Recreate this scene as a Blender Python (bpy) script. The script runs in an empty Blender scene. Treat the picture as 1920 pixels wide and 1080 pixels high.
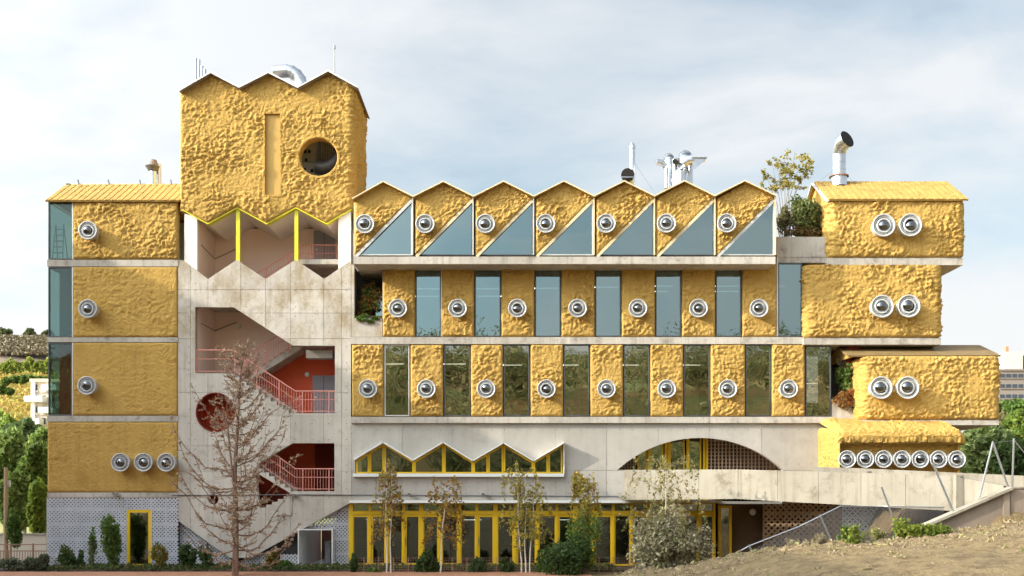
import bpy, bmesh, math, random
import numpy as np
from mathutils import Vector, Matrix
from mathutils.geometry import tessellate_polygon
random.seed(7); RNG = np.random.default_rng(7)
R = math.radians

# ------------------------------------------------------------------ camera, sky, sun, exposure
scene = bpy.context.scene
COL = scene.collection
EYE = 3.21
cam_d = bpy.data.cameras.new('camera'); cam = bpy.data.objects.new('camera', cam_d); COL.objects.link(cam)
cam.location = (0, -50, EYE); cam.rotation_euler = (R(90), 0, 0)
cam_d.sensor_width = 36; cam_d.lens = 36*2100/1920; cam_d.shift_y = 390/1920
cam_d.clip_start = .5; cam_d.clip_end = 5000
scene.camera = cam

SUN = Vector((3.2, 1.0, -1.48)).normalized()          # the way the light travels
SUN_ELEV = math.asin(-SUN.z); SUN_AZ = math.atan2(-SUN.x, -SUN.y)
sd = bpy.data.lights.new('sun', 'SUN'); sd.energy = 2.55; sd.angle = R(.5); sd.color = (1, .93, .80)
so = bpy.data.objects.new('sun', sd); COL.objects.link(so)
so.rotation_euler = SUN.to_track_quat('-Z', 'Y').to_euler()

world = bpy.data.worlds.new('World'); scene.world = world; world.use_nodes = True
nt = world.node_tree; nt.nodes.clear()
def wn(t, **k):
    n = nt.nodes.new(t)
    for a, b in k.items(): setattr(n, a, b)
    return n
SKY_STRENGTH = .055
out = wn('ShaderNodeOutputWorld'); bg = wn('ShaderNodeBackground'); bg.inputs['Strength'].default_value = SKY_STRENGTH
sky = wn('ShaderNodeTexSky', sky_type='NISHITA', sun_disc=False, sun_elevation=SUN_ELEV, sun_rotation=SUN_AZ, air_density=1.0, dust_density=1.5, ozone_density=.7)
tc = wn('ShaderNodeTexCoord'); sep = wn('ShaderNodeSeparateXYZ'); nt.links.new(tc.outputs['Generated'], sep.inputs[0])
def wm(op, a, b=None, c=None):
    n = wn('ShaderNodeMath', operation=op)
    for i, v in enumerate((a, b, c)):
        if v is None: continue
        if isinstance(v, (int, float)): n.inputs[i].default_value = v
        else: nt.links.new(v, n.inputs[i])
    return n.outputs[0]
zc = wm('ADD', wm('MAXIMUM', sep.outputs[2], 0.0), .22)
px_ = wm('DIVIDE', sep.outputs[0], zc); py_ = wm('DIVIDE', sep.outputs[1], zc)
cmb = wn('ShaderNodeCombineXYZ'); nt.links.new(px_, cmb.inputs[0]); nt.links.new(py_, cmb.inputs[1])
rot = wn('ShaderNodeMapping'); rot.inputs['Rotation'].default_value = (0, 0, R(38)); rot.inputs['Scale'].default_value = (.8, 1.0, 1); rot.inputs['Location'].default_value = (3.1, 1.7, 0)
nt.links.new(cmb.outputs[0], rot.inputs[0])
n1 = wn('ShaderNodeTexNoise'); n1.inputs['Scale'].default_value = 1.7; n1.inputs['Detail'].default_value = 10; n1.inputs['Roughness'].default_value = .55; n1.inputs['Distortion'].default_value = .35
nt.links.new(rot.outputs[0], n1.inputs['Vector'])
cr = wn('ShaderNodeValToRGB'); cr.color_ramp.elements[0].position = .33; cr.color_ramp.elements[0].color = (.22,)*3+(1,); cr.color_ramp.elements[1].position = .62; cr.color_ramp.elements[1].color = (1, 1, 1, 1)
nt.links.new(n1.outputs['Fac'], cr.inputs[0])
hz = wm('POWER', wm('SUBTRACT', 1.0, wm('MAXIMUM', sep.outputs[2], 0.0)), 5.0)
fac = wm('MINIMUM', wm('ADD', wm('MULTIPLY', cr.outputs[0], .80), wm('MULTIPLY', hz, .75)), .97)
mx = wn('ShaderNodeMix', data_type='RGBA'); nt.links.new(fac, mx.inputs['Factor'])
tn = wn('ShaderNodeVectorMath', operation='MULTIPLY'); nt.links.new(sky.outputs[0], tn.inputs[0]); tn.inputs[1].default_value = (1.32, 1.62, 1.56)
nt.links.new(tn.outputs[0], mx.inputs[6]); mx.inputs[7].default_value = (8.0, 8.1, 8.2, 1)
# added brightening around the unseen sun lifts the shaded walls (smooth forward-scattering shape)
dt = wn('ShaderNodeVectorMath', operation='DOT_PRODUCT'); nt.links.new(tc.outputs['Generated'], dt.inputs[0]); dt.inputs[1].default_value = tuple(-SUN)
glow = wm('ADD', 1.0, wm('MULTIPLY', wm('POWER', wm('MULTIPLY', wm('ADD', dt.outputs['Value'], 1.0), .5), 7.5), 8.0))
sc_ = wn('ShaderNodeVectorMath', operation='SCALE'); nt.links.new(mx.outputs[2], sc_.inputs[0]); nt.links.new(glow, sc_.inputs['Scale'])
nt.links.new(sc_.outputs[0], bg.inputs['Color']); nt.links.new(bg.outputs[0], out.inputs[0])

vs = scene.view_settings; vs.view_transform = 'Standard'; vs.look = 'None'; vs.gamma = 1; vs.exposure = 1.10; vs.use_curve_mapping = False
scene.cycles.transparent_max_bounces = 24; scene.cycles.max_bounces = 8

# ------------------------------------------------------------------ materials
def mat(name, base, rough=.7, metal=0., var=None, scale=1.5, detail=6, bump=0., bscale=8., bdist=.02, stretch=(1, 1, 1), spec=.4, emit=None, ramp=(.35, .65)):
    m = bpy.data.materials.new(name); m.use_nodes = True; t = m.node_tree; p = t.nodes['Principled BSDF']
    p.inputs['Base Color'].default_value = (*base, 1); p.inputs['Roughness'].default_value = rough; p.inputs['Metallic'].default_value = metal
    p.inputs['Specular IOR Level'].default_value = spec
    if emit: p.inputs['Emission Color'].default_value = (*emit[:3], 1); p.inputs['Emission Strength'].default_value = emit[3]
    if var or bump:
        g = t.nodes.new('ShaderNodeNewGeometry'); mp = t.nodes.new('ShaderNodeMapping'); mp.inputs['Scale'].default_value = stretch
        t.links.new(g.outputs['Position'], mp.inputs[0])
    if var:
        n = t.nodes.new('ShaderNodeTexNoise'); n.inputs['Scale'].default_value = scale; n.inputs['Detail'].default_value = detail; n.inputs['Roughness'].default_value = .62
        t.links.new(mp.outputs[0], n.inputs['Vector'])
        r = t.nodes.new('ShaderNodeValToRGB'); cols = [base]+list(var) if isinstance(var[0], tuple) else [base, var]
        e = r.color_ramp.elements; e[0].position = ramp[0]; e[0].color = (*cols[0], 1); e[1].position = ramp[1]; e[1].color = (*cols[-1], 1)
        for i, c in enumerate(cols[1:-1]): x = e.new(ramp[0]+(ramp[1]-ramp[0])*(i+1)/(len(cols)-1)); x.color = (*c, 1)
        t.links.new(n.outputs['Fac'], r.inputs[0]); t.links.new(r.outputs[0], p.inputs['Base Color'])
    if bump:
        b = t.nodes.new('ShaderNodeTexNoise'); b.inputs['Scale'].default_value = bscale; b.inputs['Detail'].default_value = 6
        bp = t.nodes.new('ShaderNodeBump'); bp.inputs['Strength'].default_value = bump; bp.inputs['Distance'].default_value = bdist
        t.links.new(mp.outputs[0], b.inputs['Vector']); t.links.new(b.outputs['Fac'], bp.inputs['Height']); t.links.new(bp.outputs[0], p.inputs['Normal'])
    return m

def concrete_mat(name, light, dark, stain, dirt=.5, weather=False):
    m = mat(name, light, .85, bump=.25, bscale=14, bdist=.01); t = m.node_tree; p = t.nodes['Principled BSDF']
    g = t.nodes.new('ShaderNodeNewGeometry')
    def noise(sc, st, det=8, ro=.65):
        mp = t.nodes.new('ShaderNodeMapping'); mp.inputs['Scale'].default_value = st; t.links.new(g.outputs['Position'], mp.inputs[0])
        n = t.nodes.new('ShaderNodeTexNoise'); n.inputs['Scale'].default_value = sc; n.inputs['Detail'].default_value = det; n.inputs['Roughness'].default_value = ro
        t.links.new(mp.outputs[0], n.inputs['Vector']); return n.outputs['Fac']
    def ramp(f, a, b):
        r = t.nodes.new('ShaderNodeMapRange'); r.inputs[1].default_value = a; r.inputs[2].default_value = b; t.links.new(f, r.inputs[0]); return r.outputs[0]
    def mix(f, a, b):
        x = t.nodes.new('ShaderNodeMix'); x.data_type = 'RGBA'; t.links.new(f, x.inputs[0])
        for i, v in ((6, a), (7, b)):
            if isinstance(v, tuple): x.inputs[i].default_value = (*v, 1)
            else: t.links.new(v, x.inputs[i])
        return x.outputs[2]
    def mul(a, k):
        x = t.nodes.new('ShaderNodeMath'); x.operation = 'MULTIPLY'; t.links.new(a, x.inputs[0]); x.inputs[1].default_value = k; return x.outputs[0]
    c = mix(ramp(noise(.35, (1, 1, 1)), .38, .62), light, dark)
    c = mix(mul(ramp(noise(1.7, (1, 1, 1.0), 10, .72), .52, .68), dirt), c, stain)
    c = mix(mul(ramp(noise(2.2, (2.2, 2.2, .13)), .50, .72), dirt*.7), c, stain)
    c = mix(mul(ramp(noise(26, (1, 1, 1), 3), .60, .75), .35), c, dark)
    oi = t.nodes.new('ShaderNodeObjectInfo'); mr = t.nodes.new('ShaderNodeMapRange'); mr.inputs[3].default_value = .90; mr.inputs[4].default_value = 1.06; t.links.new(oi.outputs['Random'], mr.inputs[0])
    sc = t.nodes.new('ShaderNodeVectorMath'); sc.operation = 'SCALE'; t.links.new(c, sc.inputs[0]); t.links.new(mr.outputs[0], sc.inputs['Scale']); c = sc.outputs[0]
    if weather:      # old water and lichen stains on the high, exposed band of the stair wall
        sp = t.nodes.new('ShaderNodeSeparateXYZ'); t.links.new(g.outputs['Position'], sp.inputs[0])
        k = t.nodes.new('ShaderNodeMath'); k.operation = 'MULTIPLY'; t.links.new(ramp(sp.outputs[2], 9.3, 10.6), k.inputs[0]); t.links.new(ramp(noise(1.1, (1, 1, .7), 12, .74), .44, .62), k.inputs[1])
        c = mix(mul(k.outputs[0], .9), c, (.33, .25, .155))
    t.links.new(c, p.inputs['Base Color'])
    return m

def foam_mat():
    m = mat('sprayed_foam', (.49, .298, .080), .92, var=[(.53, .328, .094), (.42, .25, .063)], scale=.9, detail=8, bump=.8, bscale=14, bdist=.05, spec=.10, ramp=(.3, .7)); t = m.node_tree; p = t.nodes['Principled BSDF']
    src = p.inputs['Base Color'].links[0].from_socket; g = t.nodes.new('ShaderNodeNewGeometry')
    def streak(sc, st, lo, hi, k, col, src):      # rain streaks and patchy dirt
        mp = t.nodes.new('ShaderNodeMapping'); mp.inputs['Scale'].default_value = st; t.links.new(g.outputs['Position'], mp.inputs[0])
        n = t.nodes.new('ShaderNodeTexNoise'); n.inputs['Scale'].default_value = sc; n.inputs['Detail'].default_value = 8; n.inputs['Roughness'].default_value = .7; t.links.new(mp.outputs[0], n.inputs['Vector'])
        r = t.nodes.new('ShaderNodeMapRange'); r.inputs[1].default_value = lo; r.inputs[2].default_value = hi; r.inputs[4].default_value = k; t.links.new(n.outputs['Fac'], r.inputs[0])
        x = t.nodes.new('ShaderNodeMix'); x.data_type = 'RGBA'; t.links.new(r.outputs[0], x.inputs[0]); t.links.new(src, x.inputs[6]); x.inputs[7].default_value = (*col, 1); return x.outputs[2]
    src = streak(2.6, (1.8, 1.8, .10), .50, .74, .55, (.34, .20, .055), src); src = streak(5, (1, 1, 1), .55, .75, .45, (.38, .22, .05), src)
    t.links.new(src, p.inputs['Base Color']); return m

def glass_mat(name, refl, tint, fac, rough=.0):
    m = bpy.data.materials.new(name); m.use_nodes = True; t = m.node_tree; t.nodes.clear()
    o = t.nodes.new('ShaderNodeOutputMaterial'); x = t.nodes.new('ShaderNodeMixShader'); g = t.nodes.new('ShaderNodeBsdfGlossy'); tr = t.nodes.new('ShaderNodeBsdfTransparent')
    g.inputs['Color'].default_value = (*refl, 1); g.inputs['Roughness'].default_value = rough; tr.inputs['Color'].default_value = (*tint, 1)
    n = t.nodes.new('ShaderNodeTexNoise'); n.inputs['Scale'].default_value = .9; n.inputs['Detail'].default_value = 1; ge = t.nodes.new('ShaderNodeNewGeometry'); t.links.new(ge.outputs['Position'], n.inputs['Vector'])
    b = t.nodes.new('ShaderNodeBump'); b.inputs['Strength'].default_value = .25; b.inputs['Distance'].default_value = .02; t.links.new(n.outputs['Fac'], b.inputs['Height']); t.links.new(b.outputs[0], g.inputs['Normal'])
    x.inputs[0].default_value = fac; t.links.new(tr.outputs[0], x.inputs[1]); t.links.new(g.outputs[0], x.inputs[2]); t.links.new(x.outputs[0], o.inputs[0]); return m

def leaf_mat(name, trans=.3):
    m = bpy.data.materials.new(name); m.use_nodes = True; t = m.node_tree; p = t.nodes['Principled BSDF']; p.inputs['Roughness'].default_value = .6; p.inputs['Specular IOR Level'].default_value = .25
    a = t.nodes.new('ShaderNodeAttribute'); a.attribute_name = 'tint'; t.links.new(a.outputs['Color'], p.inputs['Base Color'])
    tr = t.nodes.new('ShaderNodeBsdfTranslucent'); t.links.new(a.outputs['Color'], tr.inputs[0]); x = t.nodes.new('ShaderNodeMixShader'); x.inputs[0].default_value = trans
    o = t.nodes['Material Output']; t.links.new(p.outputs[0], x.inputs[1]); t.links.new(tr.outputs[0], x.inputs[2]); t.links.new(x.outputs[0], o.inputs[0]); return m

M = dict(
 foam=foam_mat(),
 smooth_foam=mat('smooth_foam', (.52, .32, .085), .65, bump=.2, bscale=6),
 yroof=mat('yellow_roof_coating', (.47, .29, .075), .85, var=[(.43, .26, .065), (.33, .20, .05)], scale=2.5, bump=.8, bscale=7, bdist=.05),
 droof=mat('shaded_brown_roof', (.26, .17, .07), .6, var=(.20, .13, .05), scale=2),  # roof brown with the shade of the block above put into the colour
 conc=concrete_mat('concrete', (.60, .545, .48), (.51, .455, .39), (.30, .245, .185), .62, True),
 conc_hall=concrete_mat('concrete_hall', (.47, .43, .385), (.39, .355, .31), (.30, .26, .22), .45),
 slab=concrete_mat('concrete_slab', (.58, .52, .45), (.44, .39, .33), (.18, .14, .11), .75),
 ramp=concrete_mat('concrete_ramp', (.345, .305, .245), (.27, .235, .185), (.17, .13, .085), .8),
 rwall=concrete_mat('concrete_retaining', (.33, .25, .185), (.24, .185, .14), (.16, .12, .09), .5),
 joint=mat('joint_shadow_gap', (.20, .17, .15), .9),
 white=mat('white_metal', (.78, .76, .72), .45),
 cream=mat('cream_trim', (.72, .58, .36), .6),
 steel=mat('galvanised_steel', (.62, .65, .69), .28, metal=.9, var=(.50, .53, .58), scale=3),
 dsteel=mat('dark_steel', (.16, .16, .17), .5, metal=.5),
 pring=mat('porthole_ring', (.60, .59, .58), .45, metal=.1, var=(.50, .49, .48), scale=4),
 pdark=mat('porthole_gap', (.10, .09, .09), .5),
 lens=mat('mirror_lens', (.20, .205, .215), .04, metal=1.0),
 dred2=mat('brown_render', (.20, .12, .075), .85, var=(.15, .09, .055), scale=1.5),
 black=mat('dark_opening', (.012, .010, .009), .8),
 frame=mat('grey_window_frame', (.10, .105, .11), .45, metal=.3),
 bframe=mat('bright_window_frame', (.62, .60, .56), .4, metal=.3),
 yellow=mat('yellow_paint', (.80, .50, .012), .42),
 lemon=mat('lemon_paint', (.72, .66, .03), .42),
 pink=mat('pink_paint', (.90, .70, .60), .8, var=(.87, .66, .56), scale=.8),
 palepink=mat('pale_pink_paint', (.86, .76, .69), .8),
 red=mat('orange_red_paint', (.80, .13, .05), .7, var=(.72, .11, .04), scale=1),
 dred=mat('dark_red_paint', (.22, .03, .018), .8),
 rail=mat('coral_rail', (.72, .30, .24), .5),
 door=mat('grey_door', (.30, .29, .31), .55),
 screen=mat('grey_screen_block', (.64, .64, .68), .85, var=(.54, .54, .58), scale=1.2, bump=.3, bscale=20),
 bscreen=mat('brown_screen_block', (.52, .37, .25), .85, var=(.42, .29, .19), scale=1.2),
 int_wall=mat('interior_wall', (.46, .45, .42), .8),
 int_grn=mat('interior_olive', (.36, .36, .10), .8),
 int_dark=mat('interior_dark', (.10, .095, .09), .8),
 floor=mat('interior_floor', (.30, .29, .27), .5),
 wfloor=mat('white_tiles', (.62, .64, .68), .3),
 lamp=mat('lamp_tube', (1, 1, 1), .5, emit=(1, 1, .98, 1.6)),
 wood=mat('wood', (.38, .26, .15), .6),
 plastic=mat('pale_plastic', (.60, .66, .70), .4),
 teal=glass_mat('tinted_glass_sky', (.33, .43, .44), (.34, .46, .46), .62),
 clear=glass_mat('tinted_glass_low', (.62, .62, .56), (.66, .68, .60), .42), dim=glass_mat('corner_glass', (.50, .62, .62), (.56, .66, .64), .055),
 clear_in=glass_mat('storefront_glass', (.55, .60, .62), (.55, .58, .55), .22),
 earth=mat('bare_earth', (.18, .125, .058), .95, var=[(.215, .152, .074), (.145, .096, .045), (.08, .05, .025)], scale=2.2, detail=15, bump=1.0, bscale=9, bdist=.07, ramp=(.30, .72)),
 clay=mat('red_clay_path', (.42, .20, .11), .95, var=(.34, .16, .09), scale=1.5, bump=.4, bscale=12),
 soil=mat('dark_soil', (.09, .06, .04), .95, var=(.05, .035, .025), scale=4, bump=.6, bscale=12),
 asphalt=mat('asphalt', (.30, .27, .24), .9, var=(.24, .215, .19), scale=3),
 hill=mat('dry_hillside', (.36, .30, .12), .95, var=[(.22, .24, .07), (.42, .26, .10), (.28, .30, .09)], scale=.05, detail=12, ramp=(.3, .7)),
 ridge=mat('bare_scrub_ridge', (.24, .17, .13), .95, var=[(.17, .13, .10), (.27, .20, .14)], scale=.25, detail=12, ramp=(.3, .7)),
 bark=mat('brown_bark', (.27, .16, .11), .9, var=(.17, .10, .07), scale=6, bump=.5, bscale=20),
 gbark=mat('grey_bark', (.17, .14, .10), .9),
 birch=mat('birch_bark', (.62, .56, .48), .8, var=(.16, .12, .09), scale=5, stretch=(1, 1, 3), ramp=(.55, .68)),
 leaf=leaf_mat('leaf', .5), dry=leaf_mat('dry_leaf', .15),
 brick=mat('far_brick', (.46, .20, .12), .9), farw=mat('far_render', (.62, .55, .46), .9), farg=mat('far_grey', (.24, .20, .18), .9), farwin=mat('far_window', (.05, .06, .08), .3),
 rust=mat('rusty_rail', (.36, .20, .14), .7), stone=mat('stones', (.30, .225, .14), .95, var=(.20, .145, .085), scale=3),
)

# ------------------------------------------------------------------ helpers
def W(px, py, Y=0.):
    s = 2100/(50+Y); return Vector(((px-960)/s, Y, EYE+(930-py)/s))
def X(px, Y=0.): return (px-960)*(50+Y)/2100
def Z(py, Y=0.): return EYE+(930-py)*(50+Y)/2100
def P2(px, py, Y=0.): return (X(px, Y), Z(py, Y))

def tag(o, label=None, cat=None, group=None, kind=None):
    for k, v in (('label', label), ('category', cat), ('group', group), ('kind', kind)):
        if v: o[k] = v
    return o
def link(name, me, m=None, parent=None, smooth=False, loc=None):
    o = bpy.data.objects.new(name, me); COL.objects.link(o)
    if m is not None and not me.materials:
        for q in (m if isinstance(m, (list, tuple)) else [m]): me.materials.append(q)
    if parent is not None:
        o.parent = parent
    if loc is not None: o.location = loc
    if smooth: me.polygons.foreach_set('use_smooth', [True]*len(me.polygons))
    return o
def thing(name, label, cat, loc=(0, 0, 0), group=None):
    o = bpy.data.objects.new(name, None); COL.objects.link(o); o.location = loc; return tag(o, label, cat, group)
def copy_tree(o, loc=None, parent=None):
    c = o.copy(); COL.objects.link(c)
    if parent is not None: c.parent = parent
    if loc is not None: c.location = loc
    for ch in list(o.children): copy_tree(ch, None, c)
    return c

class MB:
    def __init__(s): s.v = []; s.f = []; s.mi = []; s.cur = 0
    def add(s, vs, fs):
        n = len(s.v); s.v += [tuple(v) for v in vs]; s.f += [tuple(i+n for i in f) for f in fs]; s.mi += [s.cur]*len(fs); return s
    def box(s, x0, x1, y0, y1, z0, z1):
        return s.add([(x0, y0, z0), (x1, y0, z0), (x1, y1, z0), (x0, y1, z0), (x0, y0, z1), (x1, y0, z1), (x1, y1, z1), (x0, y1, z1)],
                     [(0, 1, 5, 4), (1, 2, 6, 5), (2, 3, 7, 6), (3, 0, 4, 7), (4, 5, 6, 7), (3, 2, 1, 0)])
    def cbox(s, c, sx, sy, sz): return s.box(c[0]-sx/2, c[0]+sx/2, c[1]-sy/2, c[1]+sy/2, c[2]-sz/2, c[2]+sz/2)
    def bar(s, a, b, w, h=None, up=Vector((0, 0, 1))):
        a, b = Vector(a), Vector(b); d = (b-a)
        if d.length < 1e-6: return s
        d.normalize(); h = h or w
        if abs(d.dot(up)) > .98: up = Vector((0, 1, 0))
        u = d.cross(up).normalized()*w/2; v = u.cross(d).normalized()*h/2
        return s.add([a-u-v, a+u-v, a+u+v, a-u+v, b-u-v, b+u-v, b+u+v, b-u+v], [(0, 3, 2, 1), (4, 5, 6, 7), (0, 1, 5, 4), (1, 2, 6, 5), (2, 3, 7, 6), (3, 0, 4, 7)])
    def tube(s, pts, rs, n=8, cap=True):
        pts = [Vector(p) for p in pts]
        if not isinstance(rs, (list, tuple)): rs = [rs]*len(pts)
        up = Vector((.13, .21, 1)).normalized(); vs = []
        for i, p in enumerate(pts):
            d = (pts[min(i+1, len(pts)-1)]-pts[max(i-1, 0)]); d = d.normalized() if d.length else Vector((0, 0, 1))
            ref = up if abs(d.dot(up)) < .95 else Vector((1, 0, 0))
            u = d.cross(ref).normalized(); v = d.cross(u)
            vs += [p+(u*math.cos(2*math.pi*k/n)+v*math.sin(2*math.pi*k/n))*rs[i] for k in range(n)]
        fs = [(i*n+k, i*n+(k+1) % n, (i+1)*n+(k+1) % n, (i+1)*n+k) for i in range(len(pts)-1) for k in range(n)]
        if cap: fs += [tuple(range(n-1, -1, -1)), tuple((len(pts)-1)*n+k for k in range(n))]
        return s.add(vs, fs)
    def lathe(s, prof, n=28, axis='y', c=(0, 0, 0)):
        vs = []
        for r, h in prof:
            for k in range(n):
                a = 2*math.pi*k/n; p = (r*math.cos(a), h, r*math.sin(a)) if axis == 'y' else (r*math.cos(a), r*math.sin(a), h)
                vs.append((p[0]+c[0], p[1]+c[1], p[2]+c[2]))
        return s.add(vs, [(i*n+k, (i+1)*n+k, (i+1)*n+(k+1) % n, i*n+(k+1) % n) for i in range(len(prof)-1) for k in range(n)])
    def prism(s, loops, y0, y1):
        """outline (with holes) in x,z extruded from y0 to y1"""
        if not isinstance(loops[0][0], (list, tuple)): loops = [loops]
        flat = [p for l in loops for p in l]; n = len(flat)
        tri = tessellate_polygon([[Vector((p[0], p[1], 0)) for p in l] for l in loops])
        vs = [(p[0], y0, p[1]) for p in flat]+[(p[0], y1, p[1]) for p in flat]
        fs = [tuple(t) for t in tri]+[tuple(i+n for i in reversed(t)) for t in tri]
        k = 0
        for l in loops:
            m = len(l); fs += [(k+i, k+(i+1) % m, n+k+(i+1) % m, n+k+i) for i in range(m)]; k += m
        return s.add(vs, fs)
    def mesh(s, name):
        me = bpy.data.meshes.new(name); me.from_pydata(s.v, [], s.f)
        if any(s.mi): me.polygons.foreach_set('material_index', s.mi)
        bm = bmesh.new(); bm.from_mesh(me); bmesh.ops.recalc_face_normals(bm, faces=bm.faces); bm.to_mesh(me); bm.free(); return me
    def build(s, name, m, parent=None, smooth=False, loc=None):
        o = link(name, s.mesh(name), m, parent, False, loc)
        if smooth:
            o.data.polygons.foreach_set('use_smooth', [True]*len(o.data.polygons))
            try: o.data.set_sharp_from_angle(angle=R(38))
            except Exception: pass
        return o

def npmesh(name, V, F, m, parent=None, smooth=True):
    """V (n,3), F (m,4) numpy quads"""
    me = bpy.data.meshes.new(name); me.vertices.add(len(V)); me.vertices.foreach_set('co', np.asarray(V, np.float32).ravel())
    me.loops.add(F.size); me.loops.foreach_set('vertex_index', F.astype(np.int32).ravel())
    me.polygons.add(len(F)); me.polygons.foreach_set('loop_start', np.arange(len(F), dtype=np.int32)*F.shape[1])
    me.update(calc_edges=True)
    return link(name, me, m, parent, smooth)

# gradient noise in numpy
PERM = RNG.permutation(512); GA = RNG.random(512)*2*np.pi; NGX, NGY = np.cos(GA), np.sin(GA)
def gn(x, y):
    xi = np.floor(x).astype(int); yi = np.floor(y).astype(int); xf = x-xi; yf = y-yi
    def h(a, b): return PERM[(PERM[a & 511]+b) & 511]
    def g(a, b, dx, dy): k = h(a, b); return NGX[k]*dx+NGY[k]*dy
    u = xf*xf*xf*(xf*(xf*6-15)+10); v = yf*yf*yf*(yf*(yf*6-15)+10)
    a = g(xi, yi, xf, yf); b = g(xi+1, yi, xf-1, yf); c = g(xi, yi+1, xf, yf-1); d = g(xi+1, yi+1, xf-1, yf-1)
    return (a+u*(b-a))*(1-v)+(c+u*(d-c))*v
def lumps(x, z):
    wx = x+.14*gn(x*2.1+9, z*2.1); wz = z+.12*gn(x*2.3, z*2.3+5)
    b1 = 1-np.abs(gn(wx*2.2, wz*3.0))*2.2; b2 = 1-np.abs(gn(wx*4.6+31, wz*5.6+3))*2.2; b3 = 1-np.abs(gn(wx*9+71, wz*10+13))*2.2
    lo = gn(x*.9+4, z*1.1+8); b4 = 1-np.abs(gn(wx*15+11, wz*16+53))*2.2; f = np.clip(.75+1.3*gn(x*.8+40, z*.8+70), .25, 1.25)
    # rounded clots between sharp creases, stronger in some patches than in others
    kn = gn(wx*6+3, wz*6.5+21)*.8+gn(wx*11.5+5, wz*12+2)*.62+gn(wx*19+8, wz*20+6)*.32
    return f*(.45*(1-b1)+.42*(1-b2)+kn)+.35*lo+.12

def foam(name, parent, u0, u1, zlo, zhi, path, amp=.085, T=.13, RR=.16, res=.04, seed=0., keep=None, m=None, edge=(1, 1, 1, 1), ks=()):
    """a skin of sprayed foam: path(u)->(x,y,nx,ny); zlo/zhi functions of u; edge = rounded left,right,bottom,top"""
    nu = max(8, int((u1-u0)/res)); us = np.linspace(u0, u1, nu+1)
    for k in ks:
        i = np.argmin(np.abs(us-k)); us[i] = k
    lo = np.array([zlo(u) for u in us]); hi = np.array([zhi(u) for u in us])
    nz = max(6, int((hi-lo).max()/res)); v = np.linspace(0, 1, nz+1)
    U, Vv = np.meshgrid(us, v, indexing='ij'); Zz = lo[:, None]+(hi-lo)[:, None]*Vv
    big = 9.
    d = np.minimum(np.minimum(U-u0 if edge[0] else U*0+big, u1-U if edge[1] else U*0+big), np.minimum((Zz-lo[:, None])*.85 if edge[2] else U*0+big, (hi[:, None]-Zz)*.85 if edge[3] else U*0+big))
    t = np.clip(d/RR, 0, 1); bul = T*np.sqrt(1-(1-t)**2)
    disp = 1.22*amp*lumps(U+seed, Zz+seed*.37)*np.clip(d/.08, 0, 1)
    pp = np.array([path(u) for u in us]); off = bul+disp
    V = np.stack([pp[:, 0][:, None]+pp[:, 2][:, None]*off, pp[:, 1][:, None]+pp[:, 3][:, None]*off, Zz], -1)
    idx = np.arange((nu+1)*(nz+1)).reshape(nu+1, nz+1)
    F = np.stack([idx[:-1, :-1], idx[1:, :-1], idx[1:, 1:], idx[:-1, 1:]], -1).reshape(-1, 4)
    if keep is not None:
        cu = (U[:-1, :-1]+U[1:, 1:]).ravel()/2; cz = (Zz[:-1, :-1]+Zz[1:, 1:]).ravel()/2
        F = F[keep(cu, cz)]
    return npmesh(name, V.reshape(-1, 3), F, m or M['foam'], parent)
def flatpath(Y): return lambda u: (u, Y, 0, -1)
def K(c): return lambda u: c
def polyf(pts):
    xs = [p[0] for p in pts]; zs = [p[1] for p in pts]
    return lambda u: float(np.interp(u, xs, zs))

def wall(parent, loops, Y, th, m, xs=(), zs=(), gap=.018, proud=.02, name='wall', piece='concrete_panel', back=None):
    """a concrete wall with its joints: cast panels standing proud of a solid core"""
    if not isinstance(loops[0][0], (list, tuple)): loops = [loops]
    MB().prism(loops, Y+proud, Y+th).build(name, back or m, parent)
    flat = [p for l in loops for p in l]
    tri = tessellate_polygon([[Vector((p[0], p[1], 0)) for p in l] for l in loops])
    bm = bmesh.new(); vs = [bm.verts.new((p[0], Y, p[1])) for p in flat]
    for t in tri:
        try: bm.faces.new([vs[i] for i in t])
        except ValueError: pass
    for ax, cuts in ((0, xs), (2, zs)):
        no = Vector((1, 0, 0)) if ax == 0 else Vector((0, 0, 1))
        for c in cuts:
            for e in (-gap/2, gap/2):
                bmesh.ops.bisect_plane(bm, geom=bm.verts[:]+bm.edges[:]+bm.faces[:], plane_co=no*(c+e), plane_no=no, dist=1e-5)
            dead = [f for f in bm.faces if abs(f.calc_center_median()[ax]-c) < gap/2]
            bmesh.ops.delete(bm, geom=dead, context='FACES')
    bm.faces.ensure_lookup_table(); seen = set()
    for f0 in bm.faces:
        if f0 in seen: continue
        comp = []; st = [f0]; seen.add(f0)
        while st:
            f = st.pop(); comp.append(f)
            for e in f.edges:
                for g in e.link_faces:
                    if g not in seen: seen.add(g); st.append(g)
        if sum(f.calc_area() for f in comp) < .01: continue
        b = bmesh.new(); mp = {}
        for f in comp:
            q = []
            for v in f.verts:
                if v not in mp: mp[v] = b.verts.new(v.co)
                q.append(mp[v])
            b.faces.new(q)
        bmesh.ops.dissolve_limit(b, angle_limit=.01, verts=b.verts[:], edges=b.edges[:])
        r = bmesh.ops.extrude_face_region(b, geom=b.faces[:])
        bmesh.ops.translate(b, vec=(0, proud-.0005, 0), verts=[g for g in r['geom'] if isinstance(g, bmesh.types.BMVert)])
        bmesh.ops.recalc_face_normals(b, faces=b.faces)
        me = bpy.data.meshes.new(piece); b.to_mesh(me); b.free(); link(piece, me, m, parent)
    bm.free()

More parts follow.
